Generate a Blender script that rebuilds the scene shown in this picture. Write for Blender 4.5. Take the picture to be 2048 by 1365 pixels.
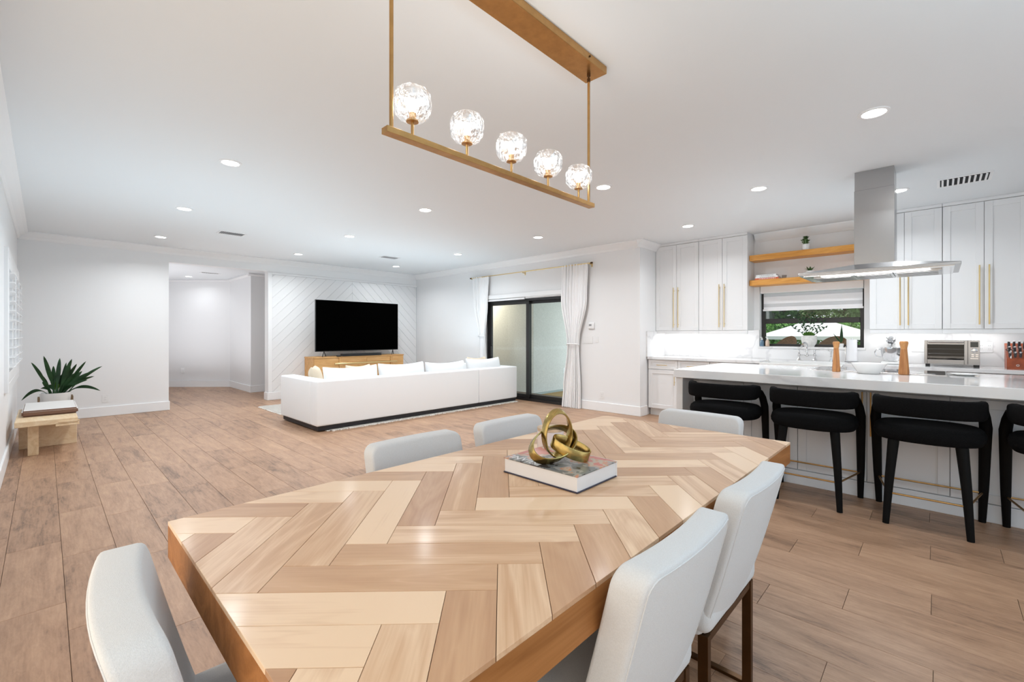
import bpy, bmesh, math, random
from math import sin, cos, pi, radians, sqrt
from mathutils import Vector, Matrix
random.seed(7)
for o in list(bpy.data.objects): bpy.data.objects.remove(o)
S = bpy.context.scene
COL = S.collection

# ------------------------------------------------------------------ camera
EYE = 1.28
cam_d = bpy.data.cameras.new('camera'); cam = bpy.data.objects.new('camera', cam_d); COL.objects.link(cam)
cam.location = (0, 0, EYE)
YAW = radians(46.3)
cam.rotation_euler = (pi/2, 0, -YAW)
cam_d.sensor_fit = 'HORIZONTAL'; cam_d.sensor_width = 36.0
cam_d.lens = 893/2048*36
cam_d.shift_y = -13.5/2048
cam_d.clip_start = 0.02; cam_d.clip_end = 200
S.camera = cam

# ------------------------------------------------------------------ world, exposure, area lights
w = bpy.data.worlds.new('world'); S.world = w; w.use_nodes = True
nt = w.node_tree; bg = nt.nodes['Background']
bg.inputs[0].default_value = (0.86, 0.94, 1.0, 1); bg.inputs[1].default_value = 0.72
S.view_settings.view_transform = 'Standard'; S.view_settings.look = 'None'
S.view_settings.gamma = 1.0; S.view_settings.use_curve_mapping = False
S.view_settings.exposure = 0.08

def area(name, loc, rot, sx, sy, watts, color=(1, 1, 1), shape='RECTANGLE', spread=None):
    d = bpy.data.lights.new(name, 'AREA'); d.shape = shape; d.size = sx
    if shape in ('RECTANGLE', 'ELLIPSE'): d.size_y = sy
    d.energy = watts; d.color = color
    if spread: d.spread = spread
    o = bpy.data.objects.new(name, d); COL.objects.link(o); o.location = loc; o.rotation_euler = rot
    return o
# unseen fill panels, added: a pair outside the rear openings, the others facing up
COOL = (0.69, 0.88, 1.0)
area('fill_light_back', (2.1, -3.3, 1.5), (radians(90), 0, 0), 3.6, 2.4, 24, (0.84, 0.90, 1.0))  # added fill panel that brightens the room from behind the camera
area('warm_fill_left', (-0.7, 1.0, 1.2), (0, radians(-90), 0), 2.0, 4.0, 30, (1.0, 0.76, 0.50))  # added panel that warms the left side of the floor
area('ceiling_fill', (1.2, -1.4, 1.7), (radians(180), 0, 0), 1.6, 1.2, 44, (0.52, 0.81, 1.0))  # added upward fill behind the camera, acting like a bounced flash
area('ceiling_fill_living', (4.3, 7.0, 0.95), (radians(180), 0, 0), 3.4, 1.6, 20, COOL)  # added upward fill floating in the living room, no fixture there
area('ceiling_fill_entry', (1.2, 5.4, 0.6), (radians(180), 0, 0), 1.6, 2.4, 24, (0.60, 0.85, 1.0))  # added fill hanging free in the entry area to brighten its ceiling
area('ceiling_fill_kitchen', (5.9, 0.9, 1.0), (radians(180), 0, 0), 0.5, 1.4, 7, COOL)  # added fill between island and counter, lights the kitchen ceiling
area('hall_ceiling_fill', (1.0, 11.4, 0.35), (radians(180), 0, 0), 2.2, 2.4, 44, (0.92, 0.95, 1.0))  # added panel near the hall floor to even out its brightness
area('porch_lamp', (6.95, 7.9, 2.40), (0, 0, 0), 0.3, 0.3, 20, (1.0, 0.90, 0.72))
area('porch_daylight', (10.2, 4.9, 1.3), (0, radians(90), 0), 2.2, 2.6, 76, (0.90, 0.95, 1.0))
sd_ = bpy.data.lights.new('sun', 'SUN'); sd_.energy = 3.0; sd_.angle = 0.02; sd_.color = (1, 0.96, 0.9)
so_ = bpy.data.objects.new('sun', sd_); COL.objects.link(so_)
so_.rotation_euler = Vector((-0.10, 0.50, -0.85)).to_track_quat('-Z', 'Y').to_euler()

# ------------------------------------------------------------------ materials
def newmat(name):
    m = bpy.data.materials.new(name); m.use_nodes = True
    n = m.node_tree; b = n.nodes['Principled BSDF']
    return m, n, b
def setp(b, **k):
    for key, v in k.items():
        key = key.replace('_', ' ')
        if key in b.inputs: b.inputs[key].default_value = v
def simple(name, col, rough=0.5, metal=0.0, noise=0.0, nscale=20, bump=0.0, bscale=200, coat=0.0, sheen=0.0, spec=0.5):
    m, n, b = newmat(name)
    setp(b, Base_Color=(*col, 1), Roughness=rough, Metallic=metal, Specular_IOR_Level=spec)
    if coat: setp(b, Coat_Weight=coat, Coat_Roughness=0.08)
    if sheen: setp(b, Sheen_Weight=sheen, Sheen_Roughness=0.5)
    tc = n.nodes.new('ShaderNodeTexCoord')
    if noise:
        t = n.nodes.new('ShaderNodeTexNoise'); t.inputs['Scale'].default_value = nscale; t.inputs['Detail'].default_value = 4
        n.links.new(tc.outputs['Object'], t.inputs['Vector'])
        r = n.nodes.new('ShaderNodeMapRange'); r.inputs[1].default_value = 0.3; r.inputs[2].default_value = 0.7
        r.inputs[3].default_value = 1-noise; r.inputs[4].default_value = 1+noise
        mx = n.nodes.new('ShaderNodeVectorMath'); mx.operation = 'SCALE'; mx.inputs[0].default_value = col
        n.links.new(t.outputs[0], r.inputs[0]); n.links.new(r.outputs[0], mx.inputs['Scale'])
        n.links.new(mx.outputs[0], b.inputs['Base Color'])
    if bump:
        t2 = n.nodes.new('ShaderNodeTexNoise'); t2.inputs['Scale'].default_value = bscale; t2.inputs['Detail'].default_value = 3
        n.links.new(tc.outputs['Object'], t2.inputs['Vector'])
        bp = n.nodes.new('ShaderNodeBump'); bp.inputs['Strength'].default_value = bump; bp.inputs['Distance'].default_value = 0.002
        n.links.new(t2.outputs[0], bp.inputs['Height']); n.links.new(bp.outputs[0], b.inputs['Normal'])
    return m
def emit(name, col, strength):
    m, n, b = newmat(name)
    setp(b, Base_Color=(*col, 1), Emission_Color=(*col, 1), Emission_Strength=strength)
    return m
def wood(name, dark, mid, light, rough=0.4, scale=1.0, coat=0.0, axis='X', tint=0.35, stretch=9.0, knots=True):
    """grain along the object's local axis, per-object tone"""
    m, n, b = newmat(name)
    N = n.nodes.new; L = n.links.new
    tc = N('ShaderNodeTexCoord'); oi = N('ShaderNodeObjectInfo')
    off = N('ShaderNodeVectorMath'); off.operation = 'ADD'
    sc = N('ShaderNodeVectorMath'); sc.operation = 'SCALE'; sc.inputs[0].default_value = (13.1, 7.7, 5.3)
    L(oi.outputs['Random'], sc.inputs['Scale']); L(tc.outputs['Object'], off.inputs[0]); L(sc.outputs[0], off.inputs[1])
    mp = N('ShaderNodeMapping')
    s = [stretch*scale]*3; s['XYZ'.index(axis)] = 1.3*scale
    mp.inputs['Scale'].default_value = s
    L(off.outputs[0], mp.inputs['Vector'])
    n1 = N('ShaderNodeTexNoise'); n1.inputs['Scale'].default_value = 1.0; n1.inputs['Detail'].default_value = 3; n1.inputs['Distortion'].default_value = 1.2
    L(mp.outputs[0], n1.inputs['Vector'])
    ml = N('ShaderNodeMath'); ml.operation = 'MULTIPLY'; ml.inputs[1].default_value = 7.0
    L(n1.outputs[0], ml.inputs[0])
    fr = N('ShaderNodeMath'); fr.operation = 'PINGPONG'; fr.inputs[1].default_value = 1.0
    L(ml.outputs[0], fr.inputs[0])
    mp2 = N('ShaderNodeMapping'); s2 = [170*scale]*3; s2['XYZ'.index(axis)] = 6*scale; mp2.inputs['Scale'].default_value = s2
    L(off.outputs[0], mp2.inputs['Vector'])
    n2 = N('ShaderNodeTexNoise'); n2.inputs['Scale'].default_value = 1.0; n2.inputs['Detail'].default_value = 2
    L(mp2.outputs[0], n2.inputs['Vector'])
    a = N('ShaderNodeMath'); a.operation = 'MULTIPLY_ADD'; a.inputs[1].default_value = 0.22
    L(fr.outputs[0], a.inputs[0])
    h = N('ShaderNodeMath'); h.operation = 'MULTIPLY_ADD'; h.inputs[1].default_value = 0.22; h.inputs[2].default_value = 0.18
    L(n2.outputs[0], h.inputs[0]); L(h.outputs[0], a.inputs[2])
    t = N('ShaderNodeMath'); t.operation = 'MULTIPLY_ADD'; t.inputs[1].default_value = tint*2
    L(oi.outputs['Random'], t.inputs[0]); L(a.outputs[0], t.inputs[2])
    cr = N('ShaderNodeValToRGB')
    cr.color_ramp.elements[0].position = 0.15; cr.color_ramp.elements[0].color = (*dark, 1)
    cr.color_ramp.elements[1].position = 0.15+0.35+tint*2; cr.color_ramp.elements[1].color = (*light, 1)
    e = cr.color_ramp.elements.new(0.15+(0.35+tint*2)*0.5); e.color = (*mid, 1)
    L(t.outputs[0], cr.inputs[0]); L(cr.outputs[0], b.inputs['Base Color'])
    setp(b, Roughness=rough)
    if coat: setp(b, Coat_Weight=coat, Coat_Roughness=0.15)
    bp = N('ShaderNodeBump'); bp.inputs['Strength'].default_value = 0.08; bp.inputs['Distance'].default_value = 0.001
    L(n2.outputs[0], bp.inputs['Height']); L(bp.outputs[0], b.inputs['Normal'])
    return m

WHITE = simple('wall_paint_white', (0.83, 0.83, 0.835), 0.6, bump=0.05, bscale=90)
CEIL = simple('ceiling_paint_white', (0.81, 0.833, 0.85), 0.8)
TRIMW = simple('trim_paint_white', (0.86, 0.86, 0.865), 0.35)
CABW = simple('cabinet_paint_white', (0.80, 0.80, 0.805), 0.38)
ISLG = simple('island_paint_grey', (0.78, 0.80, 0.83), 0.4)
PANELW = simple('panelling_paint_white', (0.82, 0.82, 0.825), 0.5)
SOFAW = simple('sofa_white_linen', (0.89, 0.905, 0.92), 0.9, bump=0.25, bscale=500, sheen=0.2)
CHAIRW = simple('chair_pale_grey_weave', (0.68, 0.69, 0.70), 0.95, noise=0.04, nscale=350, bump=0.5, bscale=600, sheen=0.25)
BLACKF = simple('black_boucle_fabric', (0.006, 0.006, 0.0065), 0.95, noise=0.3, nscale=150, bump=0.6, bscale=350, spec=0.08)
BLACKP = simple('black_matt_paint', (0.012, 0.012, 0.013), 0.45)
STOOLB = simple('black_stained_wood', (0.004, 0.004, 0.004), 0.6, spec=0.12)
PLINTH = simple('dark_plinth', (0.012, 0.012, 0.016), 0.5)
CURT = simple('curtain_white_linen', (0.88, 0.88, 0.885), 0.9, bump=0.2, bscale=400)
BEIGE = simple('cushion_beige_linen', (0.72, 0.62, 0.48), 0.95, bump=0.4, bscale=300)
RUGM = simple('rug_cream_wool', (0.80, 0.77, 0.72), 1.0, noise=0.12, nscale=60, bump=1.0, bscale=120)
BRASS = simple('brushed_antique_brass', (0.50, 0.29, 0.11), 0.32, 0.95, noise=0.10, nscale=25)
BRASSL = simple('pale_satin_brass', (0.78, 0.60, 0.30), 0.28, 1.0)
BRASSD = simple('dark_bronze_brass', (0.10, 0.052, 0.022), 0.35, 0.9, noise=0.15, nscale=12)
GOLD = simple('aged_gold_metal', (0.43, 0.32, 0.12), 0.27, 1.0, noise=0.25, nscale=40, bump=0.3, bscale=60)
STEEL = simple('brushed_steel', (0.43, 0.43, 0.435), 0.26, 1.0)
STEELL = simple('polished_steel', (0.72, 0.72, 0.73), 0.15, 1.0)
CHROME = simple('chrome', (0.75, 0.75, 0.76), 0.08, 1.0)
DKFRAME = simple('black_bronze_frame', (0.016, 0.015, 0.015), 0.35)
SCREEN = simple('television_screen_black', (0.0008, 0.0008, 0.0008), 0.7, spec=0.0)
PLASTW = simple('white_plastic', (0.82, 0.82, 0.82), 0.35)
CERAM = simple('white_ceramic', (0.82, 0.82, 0.81), 0.12)
CERAMT = simple('textured_white_ceramic', (0.74, 0.73, 0.71), 0.5, noise=0.1, nscale=40, bump=0.5, bscale=60)
PAPER = simple('paper_white', (0.80, 0.80, 0.82), 0.9)
SOIL = simple('dark_soil', (0.03, 0.022, 0.015), 1.0)
DARKV = simple('vent_dark_inside', (0.02, 0.02, 0.022), 0.9)
GREYP = simple('grey_plastic', (0.30, 0.30, 0.31), 0.45)
STUCCO = simple('porch_stucco', (0.70, 0.69, 0.66), 0.95, noise=0.07, nscale=35, bump=1.0, bscale=55)
PAVER = simple('porch_paver_teal_grey', (0.30, 0.36, 0.36), 0.6, noise=0.15, nscale=8)
MATB = simple('coir_doormat', (0.30, 0.20, 0.08), 1.0, noise=0.2, nscale=80)
WICK = simple('brown_wicker', (0.22, 0.12, 0.06), 0.7, noise=0.35, nscale=60, bump=1.0, bscale=90)
CANV = simple('white_canvas', (0.85, 0.86, 0.88), 0.8)
HEDGE = simple('hedge_leaf_green', (0.16, 0.36, 0.08), 0.6, noise=0.5, nscale=3)
TREEL = simple('tree_leaf_green', (0.20, 0.34, 0.14), 0.6, noise=0.5, nscale=2)
BARK = simple('bark', (0.12, 0.08, 0.05), 0.9, noise=0.3, nscale=8)
GRASS = simple('lawn_green', (0.10, 0.20, 0.05), 0.95, noise=0.3, nscale=5)
HOUSE = simple('neighbour_wall_grey', (0.30, 0.32, 0.35), 0.9)
TAN = simple('seat_pad_grey_top', (0.72, 0.70, 0.68), 0.9, bump=0.3, bscale=300)
TANS = simple('seat_pad_brown_side', (0.19, 0.10, 0.065), 0.8)
LEAF = simple('houseplant_leaf_dark_green', (0.035, 0.10, 0.035), 0.35, noise=0.45, nscale=9)
LEAFY = simple('houseplant_leaf_bright_green', (0.12, 0.30, 0.04), 0.4, noise=0.3, nscale=9)
SUCC = simple('succulent_green', (0.12, 0.22, 0.08), 0.5, noise=0.3, nscale=60)
RED = simple('red_book_cloth', (0.62, 0.12, 0.05), 0.6)
BLUE = simple('blue_liquid_soap', (0.10, 0.18, 0.26), 0.2)
TANL = simple('tan_lotion', (0.55, 0.42, 0.32), 0.3)
BLOCKW = simple('knife_block_red_wood', (0.30, 0.06, 0.018), 0.35, noise=0.3, nscale=14)
OVENIN = simple('oven_inside_dark', (0.05, 0.05, 0.05), 0.4, 0.6)
CANDLE = simple('candle_white_glass', (0.78, 0.70, 0.70), 0.2)
CORK = simple('candle_lid_wood', (0.62, 0.46, 0.32), 0.5, noise=0.2, nscale=30)

OAK = wood('console_oak', (0.46, 0.22, 0.07), (0.66, 0.36, 0.13), (0.76, 0.45, 0.19), 0.5, axis='X', tint=0.05)
BENCHW = wood('bench_pale_oak', (0.55, 0.36, 0.19), (0.72, 0.52, 0.31), (0.82, 0.65, 0.44), 0.5, axis='Y', tint=0.10)
SHELFW = wood('shelf_orange_oak', (0.48, 0.18, 0.025), (0.66, 0.29, 0.05), (0.78, 0.38, 0.09), 0.45, axis='Y', tint=0.03)
MILLW = wood('mill_acacia', (0.16, 0.05, 0.015), (0.46, 0.19, 0.06), (0.62, 0.31, 0.11), 0.35, axis='Z', tint=0.10, stretch=26)
TABW = wood('table_plank_maple', (0.40, 0.20, 0.10), (0.61, 0.37, 0.21), (0.84, 0.61, 0.41), 0.42, axis='X', tint=0.38, coat=0.15, stretch=8)
TABE = wood('table_edge_walnut_stain', (0.20, 0.075, 0.02), (0.30, 0.12, 0.035), (0.40, 0.17, 0.055), 0.55, axis='X', tint=0.03)
TABE.node_tree.nodes['Principled BSDF'].inputs['Specular IOR Level'].default_value = 0.15

def floor_mat():
    m, n, b = newmat('floor_plank_oak'); N = n.nodes.new; L = n.links.new
    g = N('ShaderNodeNewGeometry'); sp = N('ShaderNodeSeparateXYZ'); L(g.outputs['Position'], sp.inputs[0])
    def M(op, a, c=None, d=None):
        x = N('ShaderNodeMath'); x.operation = op
        for i, v in enumerate((a, c, d)):
            if v is None: continue
            if isinstance(v, (int, float)): x.inputs[i].default_value = v
            else: L(v, x.inputs[i])
        return x.outputs[0]
    row = M('FLOOR', M('DIVIDE', M('SUBTRACT', sp.outputs[0], FX0), FW))
    yo = M('ADD', sp.outputs[1], M('MULTIPLY', row, FST))
    seq = M('FLOOR', M('DIVIDE', M('SUBTRACT', yo, FJ0), FL))
    cb = N('ShaderNodeCombineXYZ'); L(row, cb.inputs[0]); L(seq, cb.inputs[1])
    wn = N('ShaderNodeTexWhiteNoise'); wn.noise_dimensions = '2D'; L(cb.outputs[0], wn.inputs['Vector'])
    off = N('ShaderNodeVectorMath'); off.operation = 'MULTIPLY_ADD'; off.inputs[1].default_value = (9, 9, 9)
    L(wn.outputs['Color'], off.inputs[0]); L(g.outputs['Position'], off.inputs[2])
    mp = N('ShaderNodeMapping'); mp.inputs['Scale'].default_value = (9, 1.6, 1); L(off.outputs[0], mp.inputs[0])
    n1 = N('ShaderNodeTexNoise'); n1.inputs['Scale'].default_value = 1.3; n1.inputs['Detail'].default_value = 6; n1.inputs['Roughness'].default_value = 0.65; n1.inputs['Distortion'].default_value = 0.8
    L(mp.outputs[0], n1.inputs['Vector'])
    mp2 = N('ShaderNodeMapping'); mp2.inputs['Scale'].default_value = (120, 7, 1); L(off.outputs[0], mp2.inputs[0])
    n2 = N('ShaderNodeTexNoise'); n2.inputs['Scale'].default_value = 1.0; n2.inputs['Detail'].default_value = 3
    L(mp2.outputs[0], n2.inputs['Vector'])
    mp3 = N('ShaderNodeMapping'); mp3.inputs['Scale'].default_value = (38, 10, 1); L(off.outputs[0], mp3.inputs[0])
    n3 = N('ShaderNodeTexNoise'); n3.inputs['Scale'].default_value = 1.0; n3.inputs['Detail'].default_value = 5; n3.inputs['Distortion'].default_value = 2.5; n3.inputs['Roughness'].default_value = 0.7
    L(mp3.outputs[0], n3.inputs['Vector'])
    v = M('ADD', M('MULTIPLY', n1.outputs[0], 0.50), M('MULTIPLY', n2.outputs[0], 0.20))
    v = M('ADD', v, M('MULTIPLY', n3.outputs[0], 0.22)); v = M('SUBTRACT', v, 0.03)
    v = M('ADD', v, M('MULTIPLY', wn.outputs['Value'], 0.10))
    cr = N('ShaderNodeValToRGB'); el = cr.color_ramp.elements
    el[0].position = 0.33; el[0].color = (0.15, 0.085, 0.052, 1)
    el[1].position = 0.68; el[1].color = (0.54, 0.338, 0.213, 1)
    e = el.new(0.44); e.color = (0.345, 0.200, 0.121, 1)
    L(v, cr.inputs[0]); L(cr.outputs[0], b.inputs['Base Color'])
    setp(b, Roughness=0.42)
    bp = N('ShaderNodeBump'); bp.inputs['Strength'].default_value = 0.12; bp.inputs['Distance'].default_value = 0.002
    L(n2.outputs[0], bp.inputs['Height']); L(bp.outputs[0], b.inputs['Normal'])
    return m
FX0, FW, FL, FST = 0.070, 0.2268, 0.91, 0.30
FJ0 = 0.635 + 13*FST - 100*FL       # joint lines: y = FJ0 + k*FL - row*FST
FLOORM = floor_mat()
FLOORG = simple('floor_joint_dark', (0.10, 0.065, 0.045), 0.8)
TABG = simple('table_joint_dark', (0.16, 0.08, 0.04), 0.8)

def marble(name):
    m, n, b = newmat(name); N = n.nodes.new; L = n.links.new
    g = N('ShaderNodeNewGeometry')
    n0 = N('ShaderNodeTexNoise'); n0.inputs['Scale'].default_value = 1.2; n0.inputs['Detail'].default_value = 5; L(g.outputs['Position'], n0.inputs['Vector'])
    mx = N('ShaderNodeVectorMath'); mx.operation = 'MULTIPLY_ADD'; mx.inputs[1].default_value = (1.3, 1.3, 1.3)
    L(n0.outputs['Color'], mx.inputs[0]); L(g.outputs['Position'], mx.inputs[2])
    n1 = N('ShaderNodeTexNoise'); n1.inputs['Scale'].default_value = 0.9; n1.inputs['Detail'].default_value = 2; L(mx.outputs[0], n1.inputs['Vector'])
    s = N('ShaderNodeMath'); s.operation = 'SUBTRACT'; s.inputs[1].default_value = 0.5; L(n1.outputs[0], s.inputs[0])
    a = N('ShaderNodeMath'); a.operation = 'ABSOLUTE'; L(s.outputs[0], a.inputs[0])
    cr = N('ShaderNodeValToRGB'); cr.color_ramp.elements[0].position = 0.0; cr.color_ramp.elements[0].color = (0.66, 0.66, 0.67, 1)
    cr.color_ramp.elements[1].position = 0.016; cr.color_ramp.elements[1].color = (0.79, 0.79, 0.795, 1)
    L(a.outputs[0], cr.inputs[0]); L(cr.outputs[0], b.inputs['Base Color'])
    setp(b, Roughness=0.07)
    return m
MARB = marble('white_quartz_grey_veins')

def glass_thin(name, tint=(1, 1, 1), refl=0.10):
    m = bpy.data.materials.new(name); m.use_nodes = True; n = m.node_tree
    n.nodes.clear(); N = n.nodes.new; L = n.links.new
    o = N('ShaderNodeOutputMaterial'); mx = N('ShaderNodeMixShader'); tr = N('ShaderNodeBsdfTransparent'); gl = N('ShaderNodeBsdfGlossy')
    tr.inputs[0].default_value = (*tint, 1); gl.inputs['Roughness'].default_value = 0.02
    fr = N('ShaderNodeFresnel'); fr.inputs[0].default_value = 1.45
    gm = N('ShaderNodeNewGeometry'); inv = N('ShaderNodeMath'); inv.operation = 'SUBTRACT'; inv.inputs[0].default_value = 1.0; L(gm.outputs['Backfacing'], inv.inputs[1])
    ml = N('ShaderNodeMath'); ml.operation = 'MULTIPLY'; L(fr.outputs[0], ml.inputs[0]); L(inv.outputs[0], ml.inputs[1])
    L(ml.outputs[0], mx.inputs[0]); L(tr.outputs[0], mx.inputs[1]); L(gl.outputs[0], mx.inputs[2]); L(mx.outputs[0], o.inputs[0])
    return m
PANE = glass_thin('window_glass')
PANEG = glass_thin('sliding_door_glass', (0.94, 0.97, 0.97))
def sheer():
    m = bpy.data.materials.new('sheer_blind_band'); m.use_nodes = True; n = m.node_tree; n.nodes.clear(); N = n.nodes.new; L = n.links.new
    o = N('ShaderNodeOutputMaterial'); mx = N('ShaderNodeMixShader'); tr = N('ShaderNodeBsdfTransparent'); di = N('ShaderNodeBsdfDiffuse')
    di.inputs[0].default_value = (0.72, 0.73, 0.75, 1); mx.inputs[0].default_value = 0.72
    L(tr.outputs[0], mx.inputs[1]); L(di.outputs[0], mx.inputs[2]); L(mx.outputs[0], o.inputs[0])
    return m
SHEER = sheer()
OVGLASS = glass_thin('oven_door_glass', (0.6, 0.6, 0.6))
def crystal():
    m = bpy.data.materials.new('cut_crystal'); m.use_nodes = True; n = m.node_tree
    n.nodes.clear(); N = n.nodes.new; L = n.links.new
    o = N('ShaderNodeOutputMaterial'); mx = N('ShaderNodeMixShader'); tr = N('ShaderNodeBsdfTransparent'); gl = N('ShaderNodeBsdfGlossy')
    tc = N('ShaderNodeTexCoord'); mp = N('ShaderNodeMapping'); mp.inputs['Scale'].default_value = (110, 110, 18)
    t = N('ShaderNodeTexNoise'); t.inputs['Scale'].default_value = 1; t.inputs['Detail'].default_value = 2
    L(tc.outputs['Object'], mp.inputs[0]); L(mp.outputs[0], t.inputs['Vector'])
    bp = N('ShaderNodeBump'); bp.inputs['Strength'].default_value = 0.9; bp.inputs['Distance'].default_value = 0.006; L(t.outputs[0], bp.inputs['Height'])
    L(bp.outputs[0], gl.inputs['Normal']); gl.inputs['Roughness'].default_value = 0.08; gl.inputs[0].default_value = (1, 1, 1, 1)
    r = N('ShaderNodeMapRange'); r.inputs[1].default_value = 0.42; r.inputs[2].default_value = 0.62; r.inputs[3].default_value = 0.12; r.inputs[4].default_value = 0.62
    L(t.outputs[0], r.inputs[0]); L(r.outputs[0], mx.inputs[0])
    tr.inputs[0].default_value = (0.93, 0.94, 0.95, 1)
    ts = N('ShaderNodeBsdfTranslucent'); ts.inputs[0].default_value = (0.9, 0.9, 0.92, 1); m2 = N('ShaderNodeMixShader')
    r2 = N('ShaderNodeMapRange'); r2.inputs[1].default_value = 0.40; r2.inputs[2].default_value = 0.60; r2.inputs[3].default_value = 0.11; r2.inputs[4].default_value = 0.0
    L(t.outputs[0], r2.inputs[0]); L(r2.outputs[0], m2.inputs[0]); L(tr.outputs[0], m2.inputs[1]); L(ts.outputs[0], m2.inputs[2])
    L(m2.outputs[0], mx.inputs[1]); L(gl.outputs[0], mx.inputs[2]); L(mx.outputs[0], o.inputs[0])
    return m
CRYSTAL = crystal()
LAMP = emit('downlight_glow', (1, 0.99, 0.97), 14)
BULB = emit('bulb_glow', (1, 0.98, 0.95), 9)
STRIPE = emit('led_strip_glow', (1, 1, 1), 9)

# book cover print
def cover_mat():
    m, n, b = newmat('coffee_table_book_cover_print'); N = n.nodes.new; L = n.links.new
    tc = N('ShaderNodeTexCoord')
    v = N('ShaderNodeTexVoronoi'); v.inputs['Scale'].default_value = 22; L(tc.outputs['Object'], v.inputs['Vector'])
    t = N('ShaderNodeTexNoise'); t.inputs['Scale'].default_value = 9; t.inputs['Detail'].default_value = 3; L(tc.outputs['Object'], t.inputs['Vector'])
    cr = N('ShaderNodeValToRGB'); el = cr.color_ramp.elements; cr.color_ramp.interpolation = 'CONSTANT'
    el[0].position = 0; el[0].color = (0.06, 0.055, 0.055, 1); el[1].position = 0.54; el[1].color = (0.33, 0.32, 0.31, 1)
    for p, c in ((0.59, (0.55, 0.26, 0.17, 1)), (0.62, (0.50, 0.40, 0.30, 1)), (0.66, (0.55, 0.18, 0.14, 1)), (0.47, (0.17, 0.18, 0.18, 1))):
        e = el.new(p); e.color = c
    mm = N('ShaderNodeMath'); mm.operation = 'MULTIPLY_ADD'; mm.inputs[1].default_value = 0.12; L(v.outputs['Distance'], mm.inputs[0]); L(t.outputs[0], mm.inputs[2])
    L(mm.outputs[0], cr.inputs[0]); L(cr.outputs[0], b.inputs['Base Color']); setp(b, Roughness=0.2)
    return m
COVER = cover_mat()

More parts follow.
